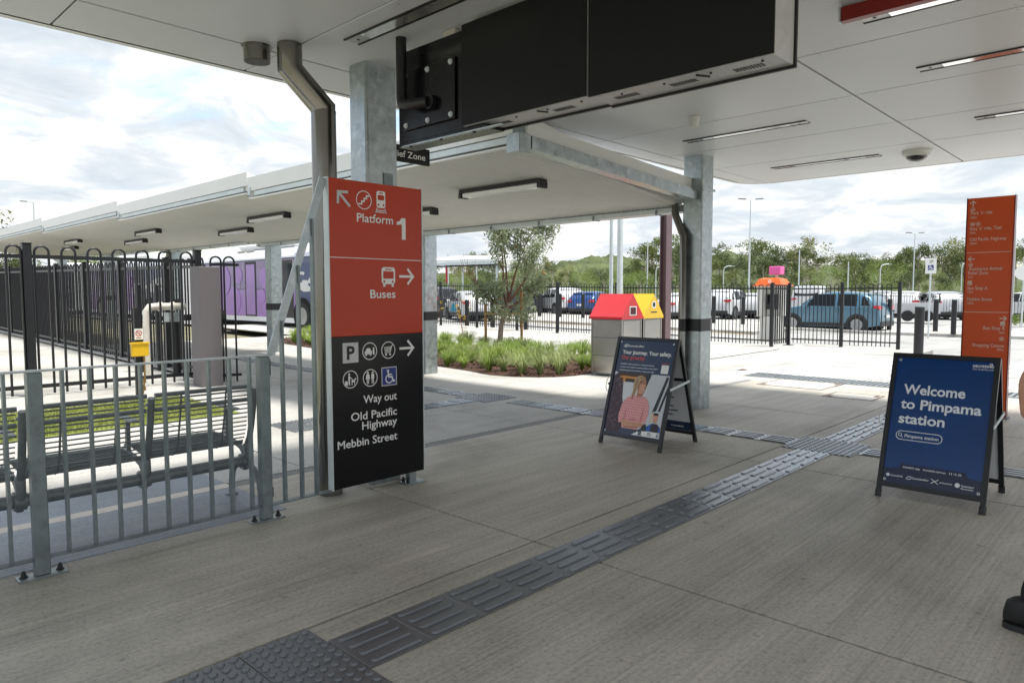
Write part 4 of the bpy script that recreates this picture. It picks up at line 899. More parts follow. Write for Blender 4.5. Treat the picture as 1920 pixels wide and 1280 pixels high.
# the safety poster
t, pr, bk, pr2, rb = aframe(5.33, .31, 3.92, .668, .985, 5.97, 'sandwich board with navy safety poster and woman in pink', ['print_navy'])
def art(name, m, fn, parent=None):
    b = MB(); fn(b); return b.build(name, m, parent or bk)
h = lambda k: H0+.0006*k
art('rail_emblem', 'sign_white', lambda b: (pr.line(b, [(.085, .940), (.100, .958), (.126, .958)], .006, h(1)), pr.line(b, [(.092, .936), (.116, .936), (.128, .950)], .006, h(1)), pr.line(b, [(.100, .947), (.116, .947)], .006, h(1))))
lettering('QueenslandRail', pr, .130, .938, .019, 'sign_white', bk, .175, h=h(1), bold=.015)
lettering('Your journey. Your safety.', pr, .082, .868, .036, 'sign_white', bk, .530, h=h(1), bold=.03)
lettering('Our priority.', pr, .082, .816, .036, 'print_red', bk, .262, h=h(1), bold=.03)
for i, s in enumerate(('Guardian trains operate on selected evening', 'services, with onboard security officers, live CCTV', 'monitoring and help points to keep you safe.')): lettering(s, pr, .082, .765-.030*i, .013, 'print_text', bk, (.37, .41, .38)[i], h=h(1), bold=.01)
art('link_card', 'sign_white', lambda b: pr.rect(b, .530, .705, .605, .785, h(1)))
lettering('LEARN MORE', pr, .532, .795, .010, 'print_red', bk, .070, h=h(1))
a0, a1, b0, b1 = .040, .632, .118, .690
art('photo_ground', 'print_pale', lambda b: pr.rect(b, a0, b0, a1, b1, h(1)))
art('photo_dark_top', 'print_brown', lambda b: pr.poly(b, [(a0+.06, .60), (.36, .60), (.40, b1), (a0+.03, b1)], h(2)))
art('photo_handrail', 'print_orange', lambda b: (pr.poly(b, [(.10, .635), (.30, .632), (.30, .652), (.10, .658)], h(3)), pr.poly(b, [(.14, .60), (.17, .60), (.17, .635), (.14, .635)], h(3))))
art('photo_window', 'print_pale2', lambda b: (pr.poly(b, [(.40, .40), (.52, .22), (a1, .22), (a1, b1), (.44, b1)], h(2)),))
art('photo_pillar', 'black_metal', lambda b: (pr.poly(b, [(.33, .50), (.39, .50), (.445, b1), (.395, b1)], h(3)), pr.poly(b, [(.50, .30), (.535, .28), (.628, b1-.02), (.605, b1-.01)], h(3)), pr.poly(b, [(.55, .28), (.575, .28), (.632, .52), (.632, .60)], h(3))))
art('photo_seat', 'seat_print', lambda b: pr.poly(b, [(a0, b0), (.23, b0), (.22, .30), (.17, .45), (.15, .60), (.125, .66), (.07, .675), (a0, .655)], h(3)))
rgp = random.Random(5)
def seatlines(b):
    for i in range(26):
        x = rgp.uniform(.05, .145); y = rgp.uniform(.14, .62); pr.line(b, [(x, y), (x+rgp.uniform(-.02, .03), y+.018), (x+rgp.uniform(-.01, .04), y+.030)], .003, h(4))
art('photo_seat_pattern', 'seat_line', seatlines)
art('photo_hair', 'hair_light', lambda b: pr.poly(b, [(.255, .44), (.275, .52), (.268, .585), (.275, .635), (.305, .665), (.345, .672), (.385, .655), (.400, .625), (.37, .62), (.33, .60), (.315, .545), (.295, .48), (.275, .44)], h(6)))
art('photo_hair_shade', 'hair', lambda b: (pr.poly(b, [(.268, .44), (.290, .52), (.288, .60), (.30, .64), (.315, .645), (.308, .58), (.300, .51), (.285, .45)], h(7)), pr.poly(b, [(.31, .652), (.35, .662), (.392, .645), (.398, .628), (.36, .64)], h(7))))
art('photo_face', 'skin', lambda b: (pr.poly(b, [(.316, .56), (.322, .60), (.345, .635), (.385, .635), (.402, .615), (.404, .575), (.412, .555), (.404, .548), (.402, .520), (.385, .500), (.355, .505), (.330, .530)], h(6)), pr.poly(b, [(.325, .46), (.320, .55), (.36, .505), (.385, .50), (.385, .455)], h(5))))
art('photo_face_shade', 'skin_dark', lambda b: (pr.poly(b, [(.370, .594), (.396, .592), (.394, .600), (.372, .603)], h(8)), pr.poly(b, [(.340, .594), (.362, .592), (.362, .600), (.344, .604)], h(8)), pr.poly(b, [(.376, .540), (.404, .538), (.400, .524), (.382, .522)], h(8)), pr.poly(b, [(.325, .500), (.385, .500), (.378, .480), (.335, .476)], h(8)), pr.poly(b, [(.390, .572), (.412, .556), (.392, .550)], h(8)), pr.poly(b, [(.318, .560), (.330, .600), (.340, .620), (.336, .56), (.340, .520), (.328, .535)], h(8))))
art('photo_eyes', 'print_brown', lambda b: (pr.poly(b, [(.374, .5945), (.394, .593), (.392, .599), (.376, .600)], h(9)), pr.poly(b, [(.343, .5945), (.360, .593), (.360, .599), (.346, .600)], h(9)), pr.line(b, [(.370, .610), (.398, .609)], .004, h(9)), pr.line(b, [(.340, .610), (.362, .611)], .004, h(9))))
art('photo_teeth', 'sign_white', lambda b: pr.poly(b, [(.380, .5365), (.402, .535), (.398, .529), (.385, .529)], h(9)))
top_ = [(.175, .215), (.165, .29), (.185, .40), (.225, .455), (.295, .485), (.330, .470), (.375, .462), (.410, .480), (.455, .445), (.475, .38), (.480, .29), (.470, .24), (.40, .235), (.39, .17), (.22, .17), (.215, .22)]
art('photo_blouse', 'pink', lambda b: pr.poly(b, top_, h(7)))
def dots(b):
    for i in range(13):
        for j in range(13):
            x = .178+.025*i+(.0125 if j % 2 else 0); y = .185+.0235*j
            c_ = False; n_ = len(top_)
            for q in range(n_):
                (xa, ya), (xb_, yb2) = top_[q], top_[(q+1) % n_]
                if (ya > y) != (yb2 > y) and x < (xb_-xa)*(y-ya)/(yb2-ya)+xa: c_ = not c_
            if c_: pr.rect(b, x-.0045, y-.0032, x+.0045, y+.0032, h(8))
tag(art('photo_blouse_dots', 'pink_dark', dots), kind='stuff')
art('photo_arms', 'skin', lambda b: (pr.poly(b, [(.205, .215), (.215, .250), (.33, .238), (.43, .238), (.462, .225), (.440, .200), (.35, .190), (.25, .182)], h(9)), pr.poly(b, [(.33, .20), (.40, .205), (.44, .225), (.42, .24), (.36, .228)], h(10))))
art('photo_arm_shade', 'skin_dark', lambda b: (pr.poly(b, [(.23, .186), (.35, .192), (.44, .202), (.35, .183), (.25, .176)], h(11)), pr.line(b, [(.335, .212), (.40, .216), (.435, .222)], .003, h(11))))
art('photo_blouse_folds', mat('pink_shade', (0.62, 0.22, 0.24), 0.5) and 'pink_shade', lambda b: (pr.poly(b, [(.215, .22), (.23, .30), (.235, .38), (.245, .30), (.235, .23)], h(8)), pr.poly(b, [(.40, .24), (.41, .32), (.425, .40), (.428, .31), (.42, .245)], h(8)), pr.poly(b, [(.27, .25), (.33, .27), (.40, .255), (.33, .245)], h(8)), pr.poly(b, [(.305, .478), (.335, .462), (.38, .455), (.40, .470), (.375, .462), (.335, .470)], h(8))))
art('photo_trousers', 'print_navy', lambda b: pr.poly(b, [(.19, b0), (.215, .168), (.40, .172), (.46, .20), (.47, b0)], h(6)))
art('photo_inset', 'print_pale2', lambda b: pr.poly(b, [(a1, .20)] + [(.575+.105*math.cos(R(a)), .255+.105*math.sin(R(a))) for a in range(58, 245, 12)] + [(.53, .165), (a1, .165)], h(12)))
art('photo_inset_uniform', 'print_royal', lambda b: pr.poly(b, [(.475, .165), (.490, .215), (.535, .245), (.585, .245), (.628, .215), (a1, .165)], h(13)))
art('photo_inset_vest', 'black_metal', lambda b: (pr.poly(b, [(.535, .165), (.525, .215), (.545, .243), (.595, .243), (.612, .21), (.61, .165)], h(14)), pr.poly(b, [(.535, .320), (.590, .320), (.586, .342), (.540, .342)], h(15)), pr.poly(b, [(.42, .165), (.44, .215), (.47, .235), (.49, .205), (.49, .165)], h(13))))
art('photo_inset_face', 'skin', lambda b: pr.poly(b, [(.540, .275), (.548, .25), (.578, .25), (.586, .275), (.586, .320), (.540, .320)], h(14)))
art('photo_inset_rail', 'yellow', lambda b: pr.poly(b, [(.515, .25), (.524, .25), (.530, .345), (.522, .345)], h(13)))
art('poster_footer', 'sign_white', lambda b: pr.poly(b, [(.34, b0), (.40, b0+.035), (.44, .162), (.50, .168), (a1, .168), (a1, b0)], h(16)))
art('footer_logo', 'print_navy', lambda b: ([pr.poly(b, [(.418+dx, .138+dy), (.428+dx, .128+dy), (.438+dx, .138+dy), (.428+dx, .148+dy)], h(17)) for dx, dy in ((0, 0), (.011, .011), (-.011, .011), (0, .0215), (.011, -.009), (-.011, -.009))], pr.rect(b, .60, .126, .628, .134, h(17)), pr.rect(b, .60, .139, .628, .145, h(17)), pr.ring(b, .614, .150, .012, .004, h(17), n=12), pr.rect(b, .500, .130, .548, .134, h(17)), pr.rect(b, .508, .142, .548, .147, h(17)), pr.rect(b, .508, .151, .540, .156, h(17))))
# rear face of that board, seen from inside
pin = Print(pr2.p(.668, 0, 0), (0, 1, 0), pr2.v)     # inner side, facing the camera
pin = Print((5.97, 3.92, 0), (0, -1, 0), pr2.v)
pin.n = -pr2.n if (-pr2.n).x < 0 else pr2.n
pin.n = V((-abs(pr2.n.x), 0, -abs(pr2.n.z)*(1 if pr2.n.x*pr2.n.z > 0 else -1)))
def inner(b):
    for i in range(13): 
        w = rgp.uniform(.25, .44); pin.rect(b, .09, .80-.045*i, .09+w, .812-.045*i, .0052)
    pin.rect(b, .33, .62, .63, .65, .0056)
art('rear_lines', 'black', inner, rb)
art('rear_band', 'print_navy', lambda b: pin.rect(b, .032, .108, .636, .20, .0056), rb)
lettering('translink', pin, .42, .142, .018, 'sign_white', rb, .14, h=.0064)
# the welcome board
t, pr, bk, pr2, rb = aframe(5.22, .33, 1.47, .640, .972, 5.90, 'sandwich board with blue welcome poster at the right', ['print_blue'])
lettering('Welcome', pr, .092, .736, .066, 'print_text', bk, .372, h=h(1), bold=.025)
lettering('to Pimpama', pr, .085, .632, .066, 'print_text', bk, .480, h=h(1), bold=.025)
lettering('station', pr, .084, .528, .066, 'print_text', bk, .280, h=h(1), bold=.025)
def pill(b):
    x0_, x1_, y0_, y1_, r_2, tk = .079, .362, .409, .473, .032, .0045
    pr.ring(b, x0_+r_2, y0_+r_2, r_2, tk, h(1), a0=90, a1=270); pr.ring(b, x1_-r_2, y0_+r_2, r_2, tk, h(1), a0=-90, a1=90)
    pr.rect(b, x0_+r_2, y0_, x1_-r_2, y0_+tk, h(1)); pr.rect(b, x0_+r_2, y1_-tk, x1_-r_2, y1_, h(1))
    pr.ring(b, .105, .445, .012, .0035, h(1)); pr.line(b, [(.113, .436), (.122, .427)], .004, h(1))
art('search_pill', 'print_text', pill)
lettering('Pimpama station', pr, .134, .430, .021, 'print_text', bk, .205, h=h(1), bold=.015)
lettering('DELIVERING', pr, .488, .955, .0155, 'print_text', bk, .118, h=h(1), bold=.03); lettering('FOR QUEENSLAND', pr, .488, .936, .0105, 'print_text', bk, .118, h=h(1), bold=.0)
art('footer_band', 'print_dark', lambda b: pr.poly(b, [(.030, .106), (.610, .106), (.610, .205), (.53, .21), (.515, .245), (.135, .245), (.118, .212), (.030, .205)], h(1)))
lettering('translink app   translink.com.au   13 12 30', pr, .147, .219, .0125, 'print_text', bk, .345, h=h(2), bold=.015)
art('footer_dots', 'print_text', lambda b: [pr.disc(b, a, .158, .011, h(2), n=14) for a in (.062,)] + [pr.line(b, [(.175, .150), (.188, .164), (.205, .164)], .004, h(2)), pr.line(b, [(.182, .146), (.198, .146), (.206, .156)], .004, h(2)), pr.line(b, [(.325, .172), (.345, .158), (.325, .144)], .004, h(2)), pr.line(b, [(.365, .172), (.345, .158), (.365, .144)], .004, h(2)), pr.disc(b, .475, .157, .015, h(2), n=14)])
for s, a, w in (('translink', .078, .078), ('QueensandRail'.replace('sand', 'sland'), .210, .098), ('CROSS RIVER RAIL', .372, .075), ('Queensland', .496, .070), ): lettering(s, pr, a, .152, .0125 if 'CROSS' not in s else .009, 'print_text', bk, w, h=h(2), bold=.01)
lettering('Government', pr, .496, .136, .010, 'print_text', bk, .070, h=h(2))

# ------------------------------------------------------------------ totem
TX = 9.38
t = thing('totem_sign', 'tall orange wayfinding totem behind the blue board', 'sign', (TX+.05, 1.56, 0))
b = MB(); b.box((TX, 1.345, .02), (TX+.10, 1.785, 2.463), bev=.006); b.build('panel', 'sign_orange', t)
for y in (1.338, 1.786): b = MB(); b.box((TX-.004, y, .015), (TX+.104, y+.007, 2.468)); b.build('side_trim', mat('trim_red', (0.16, 0.02, 0.03), 0.3), t)
b = MB(); b.box((TX-.03, 1.32, 0), (TX+.13, 1.81, .02)); b.build('base_plate', 'galv_dark', t)
P2 = Print((TX, 1.785, 0), (0, -1, 0), (0, 0, 1)); tt_ = 'totem_text'; mat('totem_text', (0.66, 0.50, 0.42), 0.5)
for s, a, z, w, c in (('Park ’n’ ride', .038, 2.278, .20, .036), ('50m', .036, 2.236, .055, .024), ('Kiss ’n’ ride, Taxi', .034, 2.104, .295, .036), ('10m', .036, 2.064, .05, .024), ('Old Pacific Highway', .036, 1.985, .345, .036), ('100m', .038, 1.945, .065, .024), ('Assistance Animal', .036, 1.655, .315, .036), ('Relief Zone', .034, 1.608, .19, .036), ('5m', .036, 1.568, .04, .024), ('Bus Stop A', .034, 1.438, .19, .036), ('10m', .036, 1.40, .05, .024), ('Mebbin Street', .033, 1.313, .24, .036), ('100m', .034, 1.274, .065, .024)): lettering(s, P2, a, z, c, tt_, t, w, bold=.008)
for s, z, w, c in (('Bus Stop B', .992, .20, .036), ('10m', .950, .05, .024), ('Shopping Centre', .797, .297, .036), ('200m', .760, .065, .024)): lettering(s, P2, .400, z, c, tt_, t, w, align='r', bold=.008)
def tsym(fn): b = MB(); fn(b); b.build('symbol', tt_, t)
tsym(lambda b: arrow(b, P2, .053, 2.402, 90, .060, .011)); tsym(lambda b: arrow(b, P2, .056, 1.782, 180, .060, .011)); tsym(lambda b: arrow(b, P2, .384, 1.118, 0, .060, .011))
for a, z in ((.053, 2.336), (.056, 2.172), (.108, 2.172), (.053, 1.715), (.376, .893)):
    tsym(lambda b: (P2.ring(b, a, z, .024, .004, n=16), P2.rrect(b, a-.014, z-.009, a+.014, z+.002, .003), P2.rrect(b, a-.008, z+.002, a+.008, z+.010, .003)))
for a, z in ((.052, 1.512), (.379, 1.058)): tsym(lambda b: (P2.rrect(b, a-.022, z-.004, a+.022, z+.026, .007), P2.rect(b, a-.022, z-.022, a+.022, z-.010), P2.rect(b, a-.022, z-.010, a-.014, z-.004), P2.rect(b, a+.014, z-.010, a+.022, z-.004)))
for z in (1.850, 1.182): b = MB(); P2.rect(b, .010, z, .428, z+.006); b.build('divider_line', tt_, t)
b = MB(); P2.rect(b, .004, .842, .436, .8455); b.build('panel_joint', 'trim_red', t)

# ------------------------------------------------------------------ bins
def bin_(x0, m, label, kind):
    x1, y0, y1 = x0+.60, 6.72, 7.36; t = thing('rubbish_bin', label, 'bin', (x0+.3, 7.04, 0))
    b = MB(); b.box((x0+.012, y0+.012, .02), (x1-.012, y1-.012, .962)); b.build('core', 'galv_dark', t)
    for x in (x0, x1-.035):
        for y in (y0, y1-.035): b = MB(); b.box((x, y, 0), (x+.035, y+.035, .965), bev=.004); b.build('corner_post', 'brushed', t)
    for k in range(3):
        z0 = .045+.306*k
        b = MB(); b.box((x0+.004, y0+.04, z0), (x0+.0115, y1-.04, z0+.294), bev=.002); b.build('side_panel', 'brushed', t)
    b = MB(); b.box((x0+.05, y0+.001, .04), (x1-.05, y0+.0115, .945), bev=.003); d = b.build('door', 'brushed', t)
    b = MB(); b.box((x0+.46, y0-.004, .55), (x0+.48, y0+.0008, .62)); b.build('lock', 'plastic_dark', d)
    e = .02; xm = (x0+x1)/2
    b = MB(); b.box((x0-e, y0-e, .966), (x1+e, y1+e, 1.005)); b.build('hood_skirt', m, t)
    b = MB(); b.prism([(x0-e, y0-e, 1.0055), (x1+e, y0-e, 1.0055), (xm, y0-e, 1.395)], (0, y1-y0+2*e, 0)); hd = b.build('hood', m, t)
    Pb = Print((xm, y0-e, 1.0), (1, 0, 0), (0, 0, 1))
    if kind == 'red':
        b = MB(); Pb.rect(b, -.105, .03, .105, .185, .002); b.build('opening_frame', 'sign_white', hd); b = MB(); Pb.rect(b, -.082, .046, .082, .168, .004); b.build('opening', mat('bin_dark', (0.06, 0.004, 0.008), .5), hd)
    else:
        b = MB(); Pb.ring(b, 0, .205, .066, .022, .002); b.build('opening_ring', 'sign_white', hd); b = MB(); Pb.disc(b, 0, .205, .044, .0015); b.build('opening', 'black', hd); b = MB(); Pb.rect(b, -.10, .065, .10, .085, .002); b.build('slot', 'black', hd)
bin_(9.75, 'red_bin', 'stainless bin with red gabled hood and square opening', 'red'); bin_(10.40, 'yellow_bin', 'stainless bin with yellow gabled hood and round opening', 'yellow')

t = thing('maroon_post', 'tall maroon steel post standing behind the bins', 'post', (12.2, 7.38, 0))
b = MB(); b.box((12.10, 7.31, 0), (12.30, 7.325, 3.6)); b.box((12.10, 7.445, 0), (12.30, 7.46, 3.6)); b.box((12.19, 7.325, 0), (12.21, 7.445, 3.6)); b.build('shaft', 'maroon', t)
b = MB(); b.box((12.0, 7.21, 0), (12.4, 7.56, .015)); b.build('base_plate', 'maroon', t)
for i, (x, y, r, lb) in enumerate(((15.5, 11.04, .055, 'slimmer of the two white poles behind the red bin'), (15.3, 10.62, .085, 'thicker of the two white poles behind the red bin'))):
    t = thing('white_pole', lb, 'pole', (x, y, 0)); b = MB(); b.tube([(x, y, 0), (x, y, 9.0)], [r, r*.7], 14); b.build('shaft', 'galv_light', t); b = MB(); b.lathe([(r*2, .0), (r*2, .03), (r*1.2, .05)], (x, y, gz(y)), 14); b.build('base_flange', 'galv_light', t)

# ------------------------------------------------------------------ planted bed
BED = [(8.62, 9.4), (8.50, 8.75), (8.55, 8.2), (8.78, 7.78), (9.15, 7.50), (9.70, 7.42), (11.6, 7.50), (12.3, 7.8), (12.55, 8.6), (12.6, 12), (12.55, 16.5), (12.2, 18.0), (11.2, 18.7), (10.0, 18.4), (9.25, 17.4), (8.95, 15.5), (8.75, 12)]
def inside(x, y, poly):
    c = False
    for i in range(len(poly)):
        (xa, ya), (xb, yb) = poly[i], poly[(i+1) % len(poly)]
        if (ya > y) != (yb > y) and x < (xb-xa)*(y-ya)/(yb-ya)+xa: c = not c
    return c
sm = []
for i in range(len(BED)):
    p0, p1, p2, p3 = (V((*BED[(i+k) % len(BED)], 0)) for k in (-1, 0, 1, 2))
    for q in range(5):
        u = q/5; p = 0.5*((2*p1)+(p2-p0)*u+(2*p0-5*p1+4*p2-p3)*u*u+(3*p1-p0-3*p2+p3)*u**3); sm.append((p.x, p.y))
bm = bmesh.new(); vs = [bm.verts.new((x, y, gz(y)+.006)) for x, y in sm]; bm.faces.new(vs); me = bpy.data.meshes.new('garden_bed'); bmesh.ops.triangulate(bm, faces=bm.faces[:]); bm.to_mesh(me); bm.free(); me.materials.append(MATS['mulch'])
bed = bpy.data.objects.new('garden_bed', me); C.objects.link(bed); struct(bed)
rg = random.Random(11); ch = MB()
for i in range(5200):
    x, y = rg.uniform(8.4, 12.7), 7.3+11.4*rg.random()**1.8
    if not inside(x, y, sm): continue
    l, w, z = rg.uniform(.02, .06), rg.uniform(.006, .014), gz(y)+.008+rg.uniform(0, .022); a = rg.uniform(0, 6.28); tl = rg.uniform(-.5, .5)
    c, s = math.cos(a), math.sin(a); ch.add([(x-c*l-s*w, y-s*l+c*w, z-tl*l), (x-c*l+s*w, y-s*l-c*w, z-tl*l), (x+c*l+s*w, y+s*l-c*w, z+tl*l), (x+c*l-s*w, y+s*l+c*w, z+tl*l)], [(0, 1, 2, 3)])
tag(ch.build('bark_mulch', 'mulch_chip'), 'loose reddish brown bark mulch covering the planted bed', 'mulch', kind='stuff')
def tussock(seed, n, hh, spread):
    r = random.Random(seed); b = MB()
    for i in range(n):
        a = r.uniform(0, 6.283); L_ = hh*r.uniform(.65, 1.15); out_ = spread*r.uniform(.25, 1.1); w = r.uniform(.004, .008); d = V((math.cos(a), math.sin(a), 0)); s = V((-d.y, d.x, 0)); x0 = d*r.uniform(0, .045)
        p = [x0, x0+d*out_*.25+V((0, 0, L_*.55)), x0+d*out_*.65+V((0, 0, L_*.88)), x0+d*out_*1.15+V((0, 0, L_*(.55 if out_ > spread*.75 else .80 if out_ > spread*.5 else 1.0)))]
        vs = []
        for k, q in enumerate(p[:3]): vs += [q-s*w*(1-.2*k), q+s*w*(1-.2*k)]
        vs.append(p[3]); b.add(vs, [(0, 1, 3, 2), (2, 3, 5, 4), (4, 5, 6)])
    return b
tus = [tussock(i, 150, .34+.05*(i % 3), .34+.05*(i % 2)).build('tussock_plant', 'blade' if i < 4 else 'blade_pale') for i in range(7)]
for o in tus: C.objects.unlink(o)
spots = []; tries = 0
while len(spots) < 190 and tries < 6000:
    tries += 1; x, y = rg.uniform(8.75, 12.4), 7.55+10.6*rg.random()**1.25
    if inside(x, y, sm) and inside(x-.20, y-.10, sm) and not (9.55 < x < 11.3 and y < 7.75) and math.hypot(x-12.14, y-11.9) > .25 and all(math.hypot(x-a, y-c) > .27 for a, c in spots): spots.append((x, y))
for i, (x, y) in enumerate(spots):
    pale = (y < 9.2 and x < 10.2 and rg.random() < .62) or rg.random() < .15
    o = share(tus[rg.choice((4, 5, 6)) if pale else rg.randrange(4)], (x, y, gz(y)+.006), None, (0, 0, rg.uniform(0, 6.28)), 'tussock_plant', (rg.uniform(.60, .98),)*3)
    tag(o, 'pale variegated tussock grass in the mulch bed' if pale else 'green strappy tussock grass in the mulch bed', 'grass plant', 'pale tussocks in the bed' if pale else 'green tussocks in the bed')
fs = MB(); 
for i in range(24):
    x, y = rg.choice(spots); a = rg.uniform(0, 6.28); hh = rg.uniform(.6, .95); fs.tube([(x, y, gz(y)+.1), (x+.06*math.cos(a), y+.06*math.sin(a), hh*.6), (x+.16*math.cos(a), y+.16*math.sin(a), hh+gz(y))], .0022, 4, caps=False)
tag(fs.build('seed_stalks', 'bark_red'), 'thin dry seed stalks standing above the tussocks', 'stalks', kind='stuff')
for i, (x, y, n_, lb) in enumerate(((13.2, 15.6, 9, 'leggy shrub with yellow flowers beside the column'), (13.4, 14.6, 7, 'yellow flowered shrub left of the tree stake'))):
    t = thing('flowering_shrub', lb, 'shrub', (x, y, gz(y))); b = MB(); tips = []
    for k in range(n_):
        a = rg.uniform(0, 6.28); hh = rg.uniform(.6, 1.15); p = (x+.22*math.cos(a), y+.22*math.sin(a), gz(y)+hh); b.tube([(x, y, gz(y)), (x+.08*math.cos(a), y+.08*math.sin(a), gz(y)+hh*.5), p], .004, 5, caps=False); tips.append(p)
    b.build('stems', 'bark_red', t); b = MB()
    for p in tips:
        for q in range(7): c = V(p)+V((rg.uniform(-.05, .05), rg.uniform(-.05, .05), rg.uniform(-.07, .04))); b.add([c+V((.018, 0, 0)), c+V((0, .018, .01)), c+V((-.018, 0, 0)), c+V((0, -.018, .012))], [(0, 1, 2, 3)])
    b.build('flowers', 'flower_yellow', t)

# ------------------------------------------------------------------ trees
def leafcloud(b, centres, per, rad, l, w, r, narrow=False, droop=.3):
    for c in centres:
        for i in range(per):
            d = V((r.gauss(0, 1), r.gauss(0, 1), r.gauss(0, 1)))
            if d.length < 1e-3: continue
            d = d.normalized()*rad*r.random()**.45; p = V(c)+d
            a = V((r.uniform(-1, 1), r.uniform(-1, 1), r.uniform(-1, .6)-droop)).normalized(); s = a.cross(V((r.uniform(-1, 1), r.uniform(-1, 1), r.uniform(-1, 1)))).normalized(); k = r.uniform(.7, 1.25)
            if narrow: b.add([p, p+a*l*k*.5+s*w*k, p+a*l*k, p+a*l*k*.5-s*w*k], [(0, 1, 2, 3)])
            else: b.add([p-s*w*k, p+s*w*k*.6+a*l*k*.3, p+a*l*k+s*w*k*.3, p-s*w*k*.4+a*l*k*.6], [(0, 1, 2, 3)])
# near tree in the bed
rg = random.Random(21); TB = V((12.14, 11.9, gz(11.9))); rt = V((.688, -.726, 0)); fw_ = V((.726, .688, 0))
nt_ = thing('street_tree', 'young staked banksia tree with grey green leaves in the planted bed', 'tree', TB)
def tp(a, z, c=0): return TB+rt*a+fw_*c+V((0, 0, z))
b = MB(); b.tube([tp(0, 0), tp(0, .3), tp(.03, .62), tp(.13, .98), tp(.20, 1.15)], [.085, .068, .060, .055, .050], 12); b.build('trunk', 'bark', nt_)
b = MB(); tips = []
def limb(p, d, ln, r, dep):
    n_ = 4; pts = [p]; rs = [r]; dd = d.copy()
    for i in range(n_):
        dd = (dd+V((rg.uniform(-.25, .25), rg.uniform(-.25, .25), rg.uniform(-.05, .25)))).normalized(); p = p+dd*ln/n_; pts.append(p); rs.append(r*(1-.6*(i+1)/n_))
        if dep >= 2 or i >= 2: tips.append(p.copy())
    b.tube(pts, rs, 6, caps=False)
    if dep < 3:
        for k in range(3 if dep < 2 else 2):
            q = pts[rg.randrange(2, n_+1)]; e = (dd+V((rg.uniform(-1, 1), rg.uniform(-1, 1), rg.uniform(-.25, .7)))).normalized(); limb(q, e, ln*rg.uniform(.5, .75), r*.45, dep+1)
for a, z, dx, dy, dz, ln in ((.20, 1.13, .45, .2, 1, 1.5), (.16, 1.05, -.1, -.3, 1, 1.7), (.18, 1.10, .75, -.1, .75, 1.3), (.12, .95, -.7, .2, .75, .95), (.20, 1.15, .15, .4, 1.0, 1.8), (.14, .98, .6, .5, .35, .8), (.10, .9, -.5, -.4, .4, .7)):
    limb(tp(a, z), (rt*dx+fw_*dy+V((0, 0, dz))).normalized(), ln, .032, 1)
b.build('limbs', 'bark_red', nt_)
b = MB(); tips = [p for p in tips if p.z > TB.z+.6 and -.55 < (p-TB).dot(rt) < 1.55]
leafcloud(b, tips, 54, .23, .115, .0145, rg, True)
low = [tp(rg.uniform(-.35, .75), rg.uniform(.72, 1.25), rg.uniform(-.4, .4)) for i in range(22)]
leafcloud(b, low, 40, .16, .11, .0145, rg, True); b.build('crown', 'leaf_bank', nt_)
for i in range(8):
    p = rg.choice(tips); b = MB(); b.lathe([(0, -.05), (.028, -.04), (.034, .02), (.02, .055), (0, .06)], p, 8); b.build('flower_spike', 'flower', nt_)
for (a, c, z, lb) in ((-.36, .25, 1.10, 'shorter timber stake left of the young tree'), (.52, .1, 1.40, 'taller timber stake right of the young tree')):
    p = tp(a, 0, c); t = thing('tree_stake', lb, 'stake', p); b = MB(); b.box((p.x-.025, p.y-.025, p.z-.02), (p.x+.025, p.y+.025, p.z+z), bev=.004); b.build('stake', 'timber', t)
    b = MB(); zz0 = .88 if a > 0 else .86; q = tp(.08, .84); b.bar(V((p.x, p.y, p.z+zz0)), q, .006, .05); b.lathe([(.04, -.03), (.04, .03)], (p.x, p.y, p.z+zz0), 8); b.build('hessian_tie', 'hessian', t)

# background trees: a few kinds, each copied with its parts
def gum(seed, H_, wd, lm, dens=1.0, lowcrown=.25, name='gum_tree', trunkm='gum_bark', flat=1.0):
    r = random.Random(seed); t = thing(name, 'x', 'tree'); b = MB(); cs = []
    lean = V((r.uniform(-.06, .06), r.uniform(-.06, .06), 1)); base = [lean*(H_*k) for k in (0, .25, .5, .75)]; base = [p+V((r.uniform(-.1, .1), r.uniform(-.1, .1), 0))*(i > 0) for i, p in enumerate(base)]
    b.tube(base, [.022*H_, .017*H_, .012*H_, .006*H_], 7)
    nl = int(9*dens)+4
    for i in range(nl):
        z = H_*r.uniform(lowcrown, .82); o = base[min(3, int(z/H_*4))].copy(); o.z = z*.92; a = r.uniform(0, 6.28); ro = wd*.5*r.uniform(.35, 1.0)*math.sqrt(max(.12, 1-((z/H_-.58)/.48)**2)); e = V((o.x+ro*math.cos(a), o.y+ro*math.sin(a), z+H_*r.uniform(.04, .16)))
        b.tube([o, o.lerp(e, .5)+V((0, 0, -.02*H_)), e], [.008*H_, .005*H_, .002*H_], 5, caps=False); cs.append(e)
        for q in range(3): cs.append(e+V((r.uniform(-1, 1), r.uniform(-1, 1), r.uniform(-.6, .6)))*wd*.13)
    for q in range(int(7*dens)): cs.append(V((r.gauss(0, .13)*wd, r.gauss(0, .13)*wd, H_*r.uniform(.72, .98))))
    b.build('trunk', trunkm, t, world=False); b = MB(); leafcloud(b, cs, int(58*dens), wd*.135, .30*H_/9*flat, .10*H_/9*flat, r); b.build('crown', lm, t, world=False); return t
protos = [gum(1, 9, 5.6, 'leaf_gum', .85, .34), gum(2, 10, 6.0, 'leaf_gum_pale', .8, .45), gum(3, 8, 5.2, 'leaf_dark', 1.0, .25), gum(4, 9, 4.4, 'leaf_gum', .9, .25), gum(5, 4.2, 4.4, 'leaf_bright', 1.0, .15, 'green_shrub'), gum(6, 10, 7.5, 'leaf_gum_pale', .7, .5)]
used = [False]*6
RGT = V((math.sin(yaw), -math.cos(yaw), 0)); FWD = V((math.cos(yaw), math.sin(yaw), 0))
